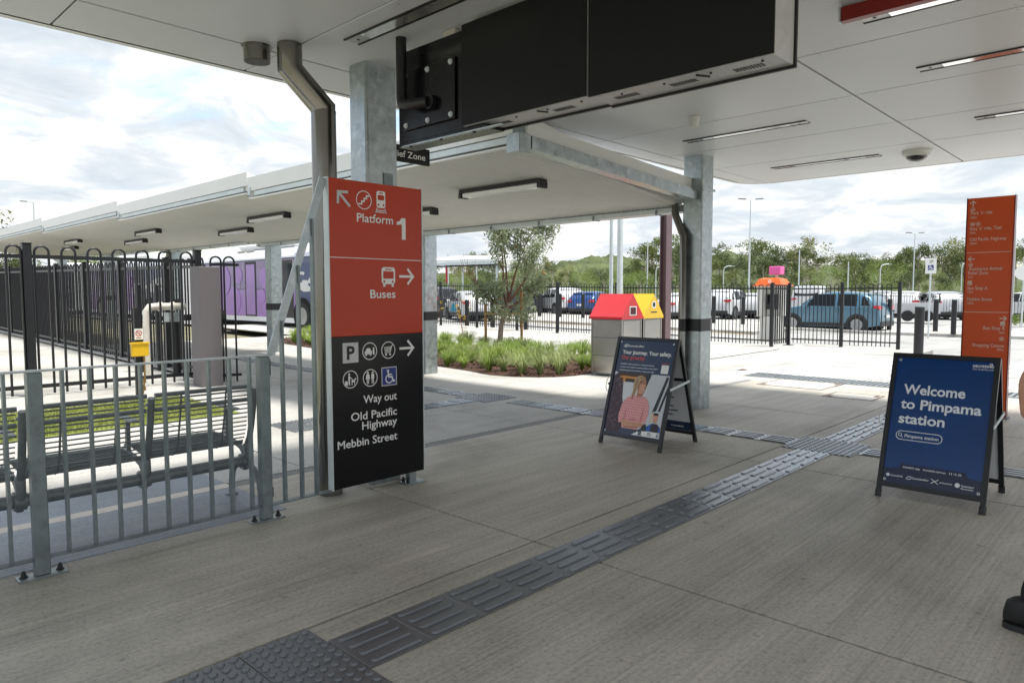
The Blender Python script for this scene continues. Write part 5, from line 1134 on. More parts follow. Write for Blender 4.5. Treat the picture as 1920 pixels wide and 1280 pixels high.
def at_px(x, d): return FWD*d+RGT*((x-960)/1317.6*d)
rg = random.Random(31)
def plant(kind, x, ytop, d, label, group):
    p = at_px(x, d); base_z = gz(p.y)-.2; hh = 1.4+(550.5-ytop)/1317.6*d-base_z; H_ = (9, 10, 8, 9, 4.2, 10)[kind]
    o = protos[kind] if not used[kind] else copy_tree(protos[kind]); used[kind] = True
    k = hh/H_*1.05; o.location = (p.x, p.y, base_z); o.rotation_euler = (0, 0, rg.uniform(0, 6.28)); o.scale = (k*rg.uniform(.9, 1.15), k*rg.uniform(.9, 1.15), k)
    tag(o, label, 'tree' if kind != 4 else 'shrub', group)
gl = 'tall olive green gum tree in the row behind the car park'; gp = 'pale leaved gum tree in the row behind the car park'; gd = 'dark green tree in the row behind the car park'; gs = 'bright green rounded shrub at the foot of the gum row'
lab_k = {0: gl, 1: gp, 2: gd, 3: gl, 4: gs, 5: gp}; grp_k = {0: 'olive gums behind the car park', 1: 'pale gums behind the car park', 2: 'dark trees behind the car park', 3: 'olive gums behind the car park', 4: 'shrubs below the gum row', 5: 'pale gums behind the car park'}
row = [(815, 492, 70, 0), (850, 486, 78, 1), (888, 478, 80, 3), (925, 482, 74, 2), (965, 486, 80, 0), (1005, 484, 76, 1), (1040, 488, 84, 0), (1075, 500, 90, 5), (1110, 503, 92, 1), (1145, 505, 95, 0), (1178, 498, 88, 2), (1208, 462, 84, 3), (1228, 455, 86, 0), (1262, 448, 84, 3), (1285, 462, 80, 2), (1325, 482, 84, 0), (1350, 464, 90, 3), (1375, 480, 82, 2), (1403, 447, 88, 0), (1428, 478, 84, 2), (1450, 474, 92, 3), (1475, 468, 86, 2), (1505, 470, 80, 3), (1535, 452, 82, 5), (1565, 474, 84, 0), (1595, 482, 88, 2), (1625, 492, 90, 3), (1648, 486, 86, 0), (1672, 482, 88, 2), (1700, 470, 86, 3), (1722, 458, 84, 0), (1760, 456, 82, 5), (1785, 470, 80, 2), (1812, 460, 84, 0), (1845, 458, 86, 3), (1880, 462, 80, 0), (1905, 458, 84, 5), (1940, 455, 82, 2)]
ORD = 'first second third fourth fifth sixth seventh eighth ninth tenth eleventh twelfth thirteenth fourteenth fifteenth sixteenth seventeenth eighteenth nineteenth twentieth'.split(); ORD += ['twenty-'+q for q in ORD[:9]]
cnt = {}
def nth(key): cnt[key] = cnt.get(key, 0)+1; return ORD[cnt[key]-1]
kn = {0: 'olive gum tree', 3: 'olive gum tree', 1: 'pale leaved gum tree', 5: 'pale leaved gum tree', 2: 'dark green tree'}
for x, y, d, k in row: plant(k, x, y, d, '%s %s from the left in the row behind the car park' % (nth(kn[k]), kn[k]), grp_k[k])
for i in range(17): plant((4, 2, 0, 4, 3)[i % 5], 1205+i*45+rg.uniform(-10, 10), rg.uniform(494, 532), rg.uniform(64, 76), nth('s')+' low shrubby tree from the left at the foot of the gum row', grp_k[4])
for i in range(13): plant(rg.choice((0, 2, 3, 4)), 822+i*31, rg.uniform(506, 522), rg.uniform(60, 68), nth('m')+' scrub tree from the left, low behind the fence and young tree', 'scrub at the left of the car park')
plant(5, -12, 383, 42, 'gum tree crown at the left edge above the canopy', None)
for x, y, d, k in ((20, 480, 66, 2), (60, 478, 70, 0), (110, 474, 72, 3), (165, 476, 74, 4), (205, 472, 78, 4), (250, 492, 80, 0), (300, 494, 80, 3), (345, 490, 78, 2), (390, 494, 84, 0), (440, 496, 86, 3)): plant(k, x, y, d, nth('f')+' tree from the left seen through the left fence under the canopy', 'trees behind the left fence')

# hills
def hill(name, d, pts, m, amp):
    """Wooded ridge at distance d; pts: (pixel x, crest pixel y)."""
    b = MB(); vs = []; nx = 420; ny = 44; xs0, xs1 = pts[0][0], pts[-1][0]
    for i in range(nx+1):
        x = xs0+(xs1-xs0)*i/nx
        for (xa, ya), (xb, yb) in zip(pts, pts[1:]):
            if xa <= x <= xb: u = (x-xa)/(xb-xa); u = u*u*(3-2*u); yc = ya+(yb-ya)*u
        hc = (550.5-yc)/1317.6*d
        for j in range(ny+1):
            u = j/ny; dd = d*(.80+.30*u); p = at_px(x, dd); prof = math.sin(min(1, u/.68)*math.pi/2) if u < .68 else 1-.5*(u-.68)/.32
            z = hc*prof+(mnoise.noise(V((p.x, p.y, 0))*(9/d))*amp*1.3+mnoise.noise(V((p.x, p.y, 3))*(48/d))*amp*.9+abs(mnoise.noise(V((p.x, p.y, 7))*(130/d)))*amp*.9)*prof; vs.append((p.x, p.y, z-.5))
    b.add(vs, [(i*(ny+1)+j, (i+1)*(ny+1)+j, (i+1)*(ny+1)+j+1, i*(ny+1)+j+1) for i in range(nx) for j in range(ny)], 0, False); struct(b.build(name, m))
mat('forest', (0.075, 0.095, 0.035), 0.95, var=0.6, vscale=0.09, bump=1.0, bscale=.25)
hill('wooded_hill', 420, [(940, 540), (1010, 505), (1062, 490), (1110, 483), (1150, 478), (1190, 481), (1240, 497), (1330, 540)], 'forest', 2.6)
hill('distant_hills', 2600, [(500, 520), (900, 512), (1200, 505), (1290, 498), (1340, 482), (1362, 472), (1390, 480), (1440, 484), (1480, 496), (1560, 500), (1620, 487), (1660, 491), (1700, 484), (1760, 498), (2100, 505)], 'forest', 6)

# ------------------------------------------------------------------ vehicles
PROFILES = {
 'suv':   dict(L=4.3, W=1.82, H=1.67, up=[(0, .50), (.005, .80), (.02, 1.02), (.055, 1.25), (.10, 1.50), (.16, 1.60), (.30, 1.665), (.45, 1.665), (.56, 1.60), (.64, 1.42), (.735, 1.10), (.80, 1.06), (.92, .97), (.975, .82), (1, .60)], belt=1.06, win=[(.085, 1.10, .16, 1.46), (.20, 1.08, .375, 1.56), (.395, 1.07, .62, 1.56)], rear=(.045, 1.15, .115, 1.52), front=(.725, 1.12, .60, 1.52)),
 'hatch': dict(L=4.1, W=1.74, H=1.48, up=[(0, .48), (.005, .76), (.02, .95), (.07, 1.18), (.13, 1.36), (.24, 1.46), (.42, 1.48), (.54, 1.42), (.63, 1.26), (.75, .98), (.82, .94), (.93, .84), (.975, .70), (1, .52)], belt=.93, win=[(.12, .98, .19, 1.30), (.22, .96, .39, 1.38), (.41, .95, .63, 1.38)], rear=(.05, 1.03, .14, 1.35), front=(.735, 1.0, .59, 1.37)),
 'van':   dict(L=5.0, W=1.9, H=1.95, up=[(0, .5), (.003, .9), (.008, 1.3), (.015, 1.8), (.03, 1.92), (.3, 1.95), (.6, 1.95), (.70, 1.88), (.78, 1.60), (.87, 1.18), (.95, 1.05), (.985, .85), (1, .6)], belt=1.15, win=[(.64, 1.2, .80, 1.70), (.36, 1.22, .62, 1.70)], rear=(.011, 1.3, .02, 1.75), front=(.86, 1.22, .745, 1.74)),
}
def make_car(kind, paint, label, loc, heading, group=None, rims='alloy', roofrail=False, decal=None):
    p = PROFILES[kind]; L_, W_, up, belt = p['L'], p['W'], p['up'], p['belt']; t = thing('parked_car' if kind != 'van' else 'parked_van', label, 'car' if kind != 'van' else 'van', (0, 0, 0), group)
    Hh = p['H']; wx = (.195*L_-L_/2, .805*L_-L_/2); wr = .345 if kind != 'hatch' else .31
    def zt(u):
        for (a, za), (c, zc) in zip(up, up[1:]):
            if a <= u <= c: return za+(zc-za)*(u-a)/(c-a)
        return up[-1][1]
    def hw(u, z):       # half width at height z
        tap = 1-.10*max(0, (abs(u-.5)-.38)/.12)**2
        base = W_/2*tap
        if z <= belt: return base*(1-.05*max(0, (.55-z)/.35))
        return base*(1-.19*(z-belt)/(Hh-belt))
    us = sorted({u for u, _ in up} | {.25, .35, .5, .6, .68, .86}); b = MB(); rings = []
    for u in us:
        z1 = zt(u); zb = .24+.10*max(0, (abs(u-.5)-.4)/.1)
        zs = [zb, .42, .62, min(belt-.06, z1-.12), min(belt, z1-.07)]
        zs = [max(zb+.01*i, min(z, z1-.05)) for i, z in enumerate(zs)]
        half = [(hw(u, z), z) for z in zs]
        if z1 > belt+.08: half += [(hw(u, z1-.09), z1-.09), (hw(u, z1)*.90, z1-.02), (hw(u, z1)*.5, z1+.008), (0, z1+.012)]
        else: half += [(hw(u, z1)*.97, z1-.04), (hw(u, z1)*.84, z1-.01), (hw(u, z1)*.45, z1+.012), (0, z1+.018)]
        x = (u-.5)*L_; ring = [(x, y, z) for y, z in half] + [(x, -y, z) for y, z in half[-2::-1]]; rings.append(ring)
    n = len(rings[0]); b.add([q for r in rings for q in r], [(i*n+j, i*n+j+1, (i+1)*n+j+1, (i+1)*n+j) for i in range(len(rings)-1) for j in range(n-1)] + [(i*n, (i+1)*n, (i+1)*n+n-1, i*n+n-1) for i in range(len(rings)-1)], 0, True)
    b.add(rings[0], [tuple(range(n))]); b.add(rings[-1], [tuple(range(n))]); b.build('body', paint, t)
    X = lambda u: (u-.5)*L_
    for s in (1, -1):
        for k, (u0, z0, u1, z1) in enumerate(p['win']):
            sh = (z1-z0); first_ = k == 0 and kind != 'van'; lastw = k == len(p['win'])-1 and kind != 'van' or kind == 'van' and k == 0
            q = [(u0 + (.0 if not first_ else -.005), z0), (u1+(.045 if lastw else 0), z0+.01), (u1+(.045 if lastw else 0), z0+.05), (u1-(.035 if lastw else 0), z1), (u0+(.05 if first_ else .005), z1)]
            b = MB(); b.add([(X(u), s*(hw(u, z)+.006), z) for u, z in q], [(0, 1, 2, 3, 4)]); b.build('side_window', 'glass', t)
        b = MB(); b.add([(X(u), s*(hw(u, z)+.010), z) for u, z in ((.12, .26), (.88, .26), (.87, .40), (.13, .40))], [(0, 1, 2, 3)]); b.build('sill', 'plastic_dark', t)
        for u in (.385, .63):
            b = MB(); b.add([(X(u)+d, s*(hw(u, z)+.006), z) for d, z in ((-.006, .42), (.006, .42), (.006, belt), (-.006, belt))], [(0, 1, 2, 3)]); b.build('door_gap', 'black', t)
        for u in (.335, .50): b = MB(); b.box((X(u), s*(hw(u, .9)+.012)-.012, .885), (X(u)+.17, s*(hw(u, .9)+.012)+.012, .915)); b.build('door_handle', paint, t)
        b = MB(); c = (X(.655), s*(W_/2+.09), belt+.04); b.box((c[0]-.05, c[1]-.09, c[2]-.05), (c[0]+.06, c[1]+.07, c[2]+.07), bev=.02); b.build('mirror', paint, t)
        for w in wx:
            yb = hw((w/L_)+.5, .5)
            b = MB(); b.lathe([(0, s*(yb+.011)), (wr+.085, s*(yb+.011)), (wr+.085, s*(yb-.1))], (w, 0, wr), 24, axis='y'); b.build('wheel_arch', 'plastic_dark', t)
            b = MB(); y0 = yb+.016; prof = [(wr*.62, s*(y0-.0)), (wr*.95, s*(y0+.012)), (wr, s*(y0-.03)), (wr, s*(y0-.2))]; b.lathe(prof, (w, 0, wr), 28, axis='y'); wh = b.build('wheel', 'tyre', t)
            b = MB(); b.lathe([(0, s*(y0-.03)), (wr*.66, s*(y0-.03))], (w, 0, wr), 20, axis='y'); b.build('hub_well', 'well', wh)
            b = MB(); b.lathe([(wr*.60, s*(y0+.004)), (wr*.67, s*(y0+.010)), (wr*.67, s*(y0-.03))], (w, 0, wr), 24, axis='y'); b.lathe([(0, s*(y0+.004)), (wr*.15, s*(y0+.002)), (wr*.16, s*(y0-.03))], (w, 0, wr), 12, axis='y')
            for k in range(10):
                a = math.pi*2*k/10+(.12 if k % 2 else -.12); c_, s_ = math.cos(a), math.sin(a); b.bar((w+c_*wr*.1, s*(y0+.0), wr+s_*wr*.1), (w+c_*wr*.63, s*(y0+.006), wr+s_*wr*.63), .022, .030, up=(0, 1, 0))
            b.build('rim', rims, wh)
        # lamps
        zl = belt-.10
        b = MB(); b.prism([(X(.0)-.008, s*W_*.30, zl+.02), (X(.0)-.004, s*W_*.47, zl+.0), (X(.055), s*(hw(.055, zl)+.009), zl+.06), (X(.055), s*(hw(.055, zl)+.009), zl+.15), (X(.012)-.02, s*W_*.45, zl+.15), (X(.01)-.02, s*W_*.30, zl+.13)], (.012, 0, 0)); b.build('tail_light', 'lamp_red', t)
        b = MB(); b.prism([(X(1)-.10, s*W_*.30, .70), (X(.985)-.02, s*W_*.43, .70), (X(.93), s*(hw(.93, .75)+.006), .74), (X(.93), s*(hw(.93, .8)+.006), .82), (X(.97), s*W_*.40, .84)], (.02, 0, 0)); b.build('headlight', 'lamp_white', t)
    u0, z0, u1, z1 = p['rear']; q = [(X(u0)-.02, hw(u0, z0)*.84, z0), (X(u1)-.02, hw(u1, z1)*.84, z1)]
    b = MB(); b.add([(q[0][0], -q[0][1], q[0][2]), (q[0][0], q[0][1], q[0][2]), (q[1][0], q[1][1], q[1][2]), (q[1][0], -q[1][1], q[1][2])], [(0, 1, 2, 3)]); b.build('rear_window', 'glass', t)
    u0, z0, u1, z1 = p['front']; q = [(X(u0)+.03, hw(u0, z0)*.88, z0), (X(u1)+.03, hw(u1, z1)*.88, z1)]
    b = MB(); b.add([(q[0][0], -q[0][1], q[0][2]), (q[0][0], q[0][1], q[0][2]), (q[1][0], q[1][1], q[1][2]), (q[1][0], -q[1][1], q[1][2])], [(0, 1, 2, 3)]); b.build('windscreen', 'glass', t)
    b = MB(); b.box((X(0)-.03, -W_*.44, .28), (X(.04), W_*.44, .50), bev=.04); b.build('rear_bumper', 'plastic_dark', t); b = MB(); b.box((X(.965), -W_*.42, .26), (X(1)+.02, W_*.42, .46), bev=.04); b.build('front_bumper', 'plastic_dark', t)
    b = MB(); b.box((X(0)-.035, -.19, .62), (X(0)-.004, .19, .73)); b.build('number_plate', 'sign_white', t); b = MB(); b.box((X(.975), -.35, .55), (X(1)+.012, .35, .70), bev=.02); b.build('grille', 'black', t)
    b = MB(); b.box((X(.10), -W_*.36, Hh-.165), (X(.125), W_*.36, Hh-.10)); b.build('spoiler', paint, t)
    b = MB(); b.box((X(.08), -W_*.40, .15), (X(.92), W_*.40, .26)); b.build('underbody', 'well', t)
    if decal:
        for m_, q in decal:
            for s in (1, -1): b = MB(); b.add([(X(u), s*(hw(u, z)+.008), z) for u, z in q], [tuple(range(len(q)))]); b.build('decal', m_, t)
    t.location = loc; t.rotation_euler = (0, 0, R(heading)); return t
ZR = -.20
make_car('suv', 'paint_blue', 'light blue hatchback SUV parked side-on behind the black fence', (*at_px(1560, 29.6).xy, ZR), 88)
def at_g(x, y, z0):      # ground position seen at a pixel, for a ground lying z0 below the concourse
    d = (1.4-z0)*1317.6/(y-550.5); p = at_px(x, d); return p
def park(kind, paint, label, x, d, heading, **kw):
    p = at_px(x, d); make_car(kind, paint, label, (p.x, p.y, gz(p.y)+ZR), heading, **kw)
park('suv', 'paint_white', 'white SUV seen from behind, right of the black-banded column', 1366, 41, 5)
park('hatch', 'paint_white', 'white hatchback half hidden by the orange kiosk', 1422, 42, 8)
park('van', 'paint_white', 'white van behind the bonnet of the blue car', 1522, 46, 12)
park('hatch', 'paint_white', 'white hatchback with teal stripe behind the fence left of the tree', 880, 36, 62, decal=[('teal', [(.30, .45), (.62, .45), (.52, .80), (.36, .86)]), ('flower_yellow', [(.30, .60), (.36, .60), (.36, .80), (.30, .80)])])
park('suv', 'paint_dark', 'dark car at the far left of the car park beside the column', 828, 40, 20)
park('suv', 'paint_dark', 'dark SUV behind the timber stakes', 985, 44, 20)
park('suv', 'paint_white', 'white SUV left of the blue hatchback behind the fence', 1050, 44, 62)
park('hatch', 'paint_royal', 'royal blue hatchback seen from behind, left of the red bin', 1112, 43, 15)
park('hatch', 'paint_silver', 'silver hatchback behind the young tree', 935, 46, 20)
park('hatch', 'paint_white', 'white hatchback right of the bins behind the fence', 1272, 38, 40)
park('suv', 'paint_white', 'white SUV with red tail lamps behind the white trailer', 1702, 45, 5)
park('suv', 'paint_silver', 'silver SUV behind the accessible parking sign', 1760, 43, 30)
park('hatch', 'paint_dark', 'dark hatchback between the two right-hand bollards', 1782, 48, 10)
park('suv', 'paint_white', 'white SUV at the right edge behind the totem', 1925, 42, 45)
park('hatch', 'paint_red', 'dark red car roof at the far right behind the white SUV', 1910, 50, 20)
park('suv', 'paint_silver', 'silver SUV far behind the blue car tail', 1655, 50, 8)
p = at_px(1718, 37); t = thing('box_trailer', 'long white panelled trailer parked behind the bollards', 'trailer', (p.x, p.y, ZR))
ax = V((.25, -.97, 0)).normalized(); 
b = MB(); b.bar(p-ax*1.0+V((0, 0, .62)), p+ax*1.05+V((0, 0, .62)), 1.5, .55); b.build('tray', 'paint_white', t)
for k in range(5): b = MB(); b.bar(p-ax*1.01+V((-.78, 0, .42+.1*k)), p+ax*1.06+V((-.78, 0, .42+.1*k)), .02, .02); b.build('side_rib', 'paint_silver', t)
for s in (-.4, .5): b = MB(); q = p+ax*s+V((-.80, -.2, .22)); b.lathe([(0, -.06), (.28, -.06), (.28, .06), (0, .06)], q, 18, axis='x'); b.build('wheel', 'tyre', t)
b = MB(); b.bar(p-ax*1.0+V((0, 0, .35)), p-ax*2.0+V((0, 0, .35)), .08, .08); b.build('drawbar', 'galv', t)

# bus
BX, BZ = 12.75, gz(24)-.10; Y0, Y1 = 19.6, 31.4
t = thing('city_bus', 'white roofed bus with purple and navy wrap behind the canopy columns', 'bus', (BX+1.25, 25, BZ))
def bpanel(name, m, y0, y1, z0, z1, h=.004, lab_=None):
    b = MB(); b.box((BX-h, y0, BZ+z0), (BX+.02, y1, BZ+z1)); return b.build(name, m, t, lab_)
b = MB(); prof = [(0, .32), (0, 2.45), (.03, 2.62), (.16, 2.86), (.42, 2.98), (1.25, 3.02), (2.08, 2.98), (2.34, 2.86), (2.47, 2.62), (2.5, 2.45), (2.5, .32)]
b.prism([(BX+x, Y0, BZ+z) for x, z in prof], (0, Y1-Y0, 0)); b.build('body', 'bus_white', t)
b = MB(); b.box((BX+.35, 23.2, BZ+3.0), (BX+2.15, 27.6, BZ+3.22), bev=.08); b.build('roof_pod', 'bus_white', t)
for y in (26.0, 26.75): 
    b = MB(); b.box((BX+.19, y, BZ+2.905), (BX+.25, y+.62, BZ+2.96), rot=Matrix.Rotation(R(-28), 3, 'Y')); b.build('roof_vent', 'light_steel', t)
bpanel('lower_wrap', 'bus_purple', 22.62, Y1, .34, 1.45); bpanel('window_band', 'bus_glass', 22.62, Y1-.1, 1.46, 2.52, .005); bpanel('navy_wrap', 'bus_navy', Y0, 22.60, .34, 2.52)
bpanel('gutter_strip', 'print_dark', Y0, Y1, 2.525, 2.56, .008); bpanel('skirt_strip', 'bus_white', Y0, Y1, .24, .42, .009)
dr = bpanel('door', 'black', 25.45, 26.35, .42, 2.50, .012); b = MB(); b.box((BX-.018, 25.55, BZ+.48), (BX-.0125, 26.25, BZ+2.40)); b.build('door_glass', 'bus_purple', dr)
for ib, (y, z, r) in enumerate(((27.3, 1.0, .55), (26.9, 2.0, .32), (25.0, 1.2, .26), (24.75, 1.85, .40), (28.2, 1.8, .6))):
    b = MB(); b.lathe([(0, -.0165-.002*ib), (r, -.0165-.002*ib), (r, 0)], (BX, y, BZ+z), 26, axis='x'); b.build('wrap_bubble', 'bus_lilac', t)
def wpoly(name, m, pts, h=.011): b = MB(); b.prism([(BX-h, y, BZ+z) for y, z in pts], (.008, 0, 0)); b.build(name, m, t)
wpoly('wrap_figure', 'photo_grey', [(24.5, .42), (24.2, .9), (24.35, 1.3), (24.1, 1.75), (24.0, 2.3), (23.6, 2.5), (22.7, 2.5), (22.7, .42)])
wpoly('wrap_jacket', 'black_metal', [(24.15, .60), (24.25, 1.0), (23.9, 1.5), (23.5, 1.72), (22.7, 1.75), (22.7, .42), (23.6, .42)], .014)
wpoly('wrap_hand', 'skin', [(24.15, .46), (24.1, .60), (23.7, .58), (23.65, .44)], .016)
rgb = random.Random(3)
for k in range(16):
    y, z = rgb.uniform(20.4, 22.4), rgb.uniform(1.15, 2.0); s_ = rgb.uniform(.10, .26); wpoly('wrap_splash', 'tail_white', [(y+s_*1.5*math.cos(a), z+s_*.8*math.sin(a)*rgb.uniform(.4, 1.2)) for a in (0, .8, 1.6, 2.4, 3.2, 4.0, 4.8, 5.5)], .0085+.0003*k)
wpoly('side_window', 'glass', [(22.75, 1.5), (22.75, 2.48), (23.45, 2.48), (23.45, 1.5)], .017)
for y in (22.1, 29.3):
    b = MB(); b.lathe([(0, -.013), (.62, -.013), (.62, 0)], (BX, y, BZ+.52), 26, axis='x'); b.build('wheel_arch', 'well', t)
    b = MB(); b.lathe([(.29, -.02), (.47, -.035), (.50, .0), (.50, .25)], (BX, y, BZ+.50), 28, axis='x'); w = b.build('wheel', 'tyre', t)
    b = MB(); b.lathe([(0, -.03), (.10, -.03), (.12, 0), (.25, .0), (.30, -.024)], (BX, y, BZ+.50), 22, axis='x'); b.build('rim', 'alloy', w)
for y in (24.1, 26.75, 28.1, 29.5, 30.8):
    b = MB(); b.box((BX-.0065, y-.012, BZ+1.46), (BX-.0052, y+.012, BZ+2.52)); b.build('window_seal', 'black', t)
b = MB(); b.box((BX-.0065, 22.65, BZ+1.44), (BX-.0045, Y1, BZ+1.462)); b.build('window_rail', 'black', t)
bpanel('bumper_corner', 'black', 23.9, 24.9, .12, .33, -.02)
b = MB(); b.box((BX+.1, Y0+.2, BZ+.12), (BX+2.4, Y1-.2, BZ+.32)); b.build('chassis', 'well', t)
PB = Print((BX+.02, 22.9, BZ), (0, -1, 0), (0, 0, 1)); lettering('translink.com.au', PB, .3, 2.63, .10, 'print_royal', t, 1.3, h=.02)
b = MB(); b.box((BX+.1, Y1+.002, BZ+.9), (BX+2.4, Y1+.02, BZ+2.6)); b.build('windscreen', 'glass', t)

for k_, lb_ in ((1, 'second purple bus farther along, seen through the long black fence'), (2, 'farthest purple bus behind the long black fence at the left')):
    c2_ = copy_tree(t); c2_.location = V(t.location)+V((-.25*k_, 13.6*k_, .02)); tag(c2_, lb_, 'bus')

# ------------------------------------------------------------------ kiosk, bollards, poles and small signs
kx, ky = 19.75, 8.45
t = thing('ticket_kiosk', 'white kiosk with orange domed cap and pink lamp box behind the fence', 'kiosk', (kx, ky, 0))
b = MB(); b.box((kx-.25, ky-.26, .02), (kx+.25, ky+.26, .75), bev=.02); b.build('lower_cabinet', 'kiosk_white', t)
b = MB(); b.box((kx-.30, ky+.14, .7505), (kx+.28, ky+.33, 1.56), bev=.015); b.build('side_panel', 'kiosk_white', t)
b = MB(); b.box((kx-.05, ky-.30, .7505), (kx+.26, ky+.139, 1.56), bev=.015); b.build('back_panel', 'kiosk_white', t)
b = MB(); b.box((kx-.18, ky-.20, .95), (kx-.052, ky+.10, 1.38), bev=.02); sc = b.build('screen_unit', 'plastic_dark', t); b = MB(); b.box((kx-.185, ky-.16, 1.1), (kx-.1805, ky+.06, 1.34)); b.build('screen', 'glass', sc)
b = MB(); b.box((kx-.33, ky-.38, 1.565), (kx+.33, ky+.40, 1.61), bev=.01); b.build('canopy_plate', 'kiosk_white', t)
def frus(bb, x, y, z0, z1, a0, c0, a1, c1):
    bb.add([(x+sx*a0, y+sy*c0, z0) for sx, sy in ((-1, -1), (1, -1), (1, 1), (-1, 1))] + [(x+sx*a1, y+sy*c1, z1) for sx, sy in ((-1, -1), (1, -1), (1, 1), (-1, 1))], [(3, 2, 1, 0), (4, 5, 6, 7), (0, 1, 5, 4), (1, 2, 6, 5), (2, 3, 7, 6), (3, 0, 4, 7)])
b = MB(); frus(b, kx, ky, 1.611, 1.65, .38, .44, .36, .42); frus(b, kx, ky, 1.6505, 1.80, .33, .38, .26, .30); frus(b, kx, ky, 1.8005, 1.84, .26, .30, .16, .20); b.build('domed_cap', 'kiosk_orange', t)
PK = Print((kx-.295, ky, 1.73), (0, -1, 0), (.42, 0, 1)); b = MB(); PK.ring(b, .05, 0, .05, .018, .012, a0=40, a1=330); PK.rect(b, .05, -.012, .095, .004, .012); b.build('round_logo', 'sign_white', t)
b = MB(); b.tube([(kx, ky-.1, 1.8405), (kx, ky-.1, 1.93)], .035, 10); b.build('lamp_stem', 'white_metal', t); b = MB(); b.box((kx-.15, ky-.27, 1.9305), (kx+.15, ky+.06, 2.16), bev=.015); b.build('lamp_box', 'kiosk_pink', t)
def bollard(x, y, hh, r, label, z=0.0):
    t = thing('bollard', label, 'bollard', (x, y, z)); b = MB(); b.tube([(x, y, z), (x, y, z+hh-.02)], r, 16); b.build('shaft', 'black_metal', t); b = MB(); b.lathe([(r*1.04, z+hh-.0195), (r*1.04, z+hh), (r*.8, z+hh+.012), (0, z+hh+.014)], (x, y, 0), 16); b.build('cap', 'galv_dark', t)
bollard(15.0, 3.56, 1.15, .085, 'large dark bollard just behind the blue sandwich board')
for (x, y, lb) in ((19.13, 20.6, 'first black bollard behind the fence, nearest the column'), (19.15, 19.17, 'black bollard behind the fence left of the tree trunk'), (19.2, 17.5, 'black bollard behind the fence between tree trunk and taller stake'), (27.3, 23.9, 'black bollard in front of the dark SUV'), (27.5, 22.7, 'black bollard before the white SUV left of the red bin'), (27.7, 21.4, 'black bollard before the royal blue hatchback'), (28.4, 14.75, 'black bollard touching the right column edge'), (28.6, 13.5, 'black bollard left of the orange kiosk'), (29.4, 8.0, 'black bollard behind the tail of the blue car'), (29.4, 6.45, 'left one of the two bollards beside the totem'), (27.87, 5.57, 'right one of the two bollards beside the totem')): (bollard(x, y, 1.17, .085, lb, gz(y)-.2) if x < 20 else bollard(x*1.06, y*1.06, 1.25, .09, lb, gz(y*1.06)-.085))
def lamp_pole(x, d, ytop, label, arms=2, r=.075, head=True):
    p = at_px(x, d); zt_ = 1.4+(550.5-ytop)/1317.6*d; t = thing('light_pole', label, 'light pole', (p.x, p.y, -.15)); b = MB(); b.tube([(p.x, p.y, -.15), (p.x, p.y, zt_)], [r, r*.55], 10); b.build('shaft', 'galv_light', t)
    if head:
        for s in ((-1, 1) if arms == 2 else (-1,)):
            q = V((p.x, p.y, zt_)); e = q+RGT*s*(.35 if arms == 2 else .55)+V((0, 0, .06)); b = MB(); b.tube([q-V((0, 0, .05)), e], r*.35, 6); b.build('arm', 'galv_light', t); b = MB(); b.bar(e, e+RGT*s*.55+V((0, 0, .03)), .18, .07); b.build('lamp_head', 'galv_dark', t)
for a in ((1403, 52, 378, 'tall twin-arm light pole right of the black-banded column'), (1710, 70, 440, 'twin-arm light pole left of the accessible parking sign'), (1213, 66, 461, 'twin-arm light pole left of the maroon post')): lamp_pole(*a)
lamp_pole(73, 60, 380, 'single-arm light pole above the canopy at the far left', arms=1, r=.09)
for a in ((1496, 48, 470, 'slim pale pole behind the orange kiosk'), (1588, 50, 492, 'short pale pole above the blue car roof'), (894, 50, 478, 'thin white pole left of the young tree'), (1897, 36, 430, 'white pole just right of the totem')): lamp_pole(*a, head=False, r=.06)
for x, d, y, lb in ((1229, 58, 500, 'curved white lamp pole left of the maroon post'), (1648, 60, 497, 'curved white lamp pole beyond the blue car'), (1800, 62, 494, 'curved white lamp pole left of the totem'), (1355, 62, 500, 'curved white lamp pole beside the right column')):
    p = at_px(x, d); z_ = 1.4+(550.5-y)/1317.6*d; t = thing('light_pole', lb, 'light pole', (p.x, p.y, -.15)); b = MB(); b.tube([p+V((0, 0, -.15)), p+V((0, 0, z_-.4)), p+V((0, 0, z_-.12))+RGT*.08, p+V((0, 0, z_))+RGT*.35, p+V((0, 0, z_+.02))+RGT*.7], .035, 8); b.build('shaft', 'galv_light', t); b = MB(); q = p+V((0, 0, z_))+RGT*.8; b.box((q.x-.06, q.y-.15, q.z-.02), (q.x+.06, q.y+.15, q.z+.03)); b.build('lamp_head', 'galv_light', t)
t = thing('parking_sign', 'white accessible parking sign on a post among the bollards', 'sign', (28.2, 6.4, -.2)); b = MB(); b.tube([(28.2, 6.4, -.2), (28.2, 6.4, 2.2)], .03, 10); b.build('post', 'galv_light', t)
b = MB(); b.box((28.155, 6.22, 2.08), (28.17, 6.56, 2.62), bev=.004); pl = b.build('plate', 'sign_white', t); PS = Print((28.155, 6.56, 2.08), (0, -1, 0), (0, 0, 1))
b = MB(); PS.rect(b, .08, .12, .26, .30, .003); b.build('blue_square', 'sign_blue', pl); b = MB(); acc(b, PS, .165, .212, 1.7, .006); b.build('access_symbol', 'sign_white', pl); lettering('2P', PS, .12, .38, .09, 'hedge_green', pl, h=.003)
p = at_px(1916, 28); t = thing('road_sign', 'round backed white road sign at the right edge', 'sign', (p.x, p.y, 0)); b = MB(); b.tube([(p.x, p.y, 0), (p.x, p.y, 2.6)], .03, 8); b.build('post', 'galv_light', t); b = MB(); b.lathe([(0, -.01), (.30, -.01), (.30, .01), (0, .01)], (p.x-.05, p.y, 2.2), 24, axis='x'); b.build('plate', 'sign_white', t)
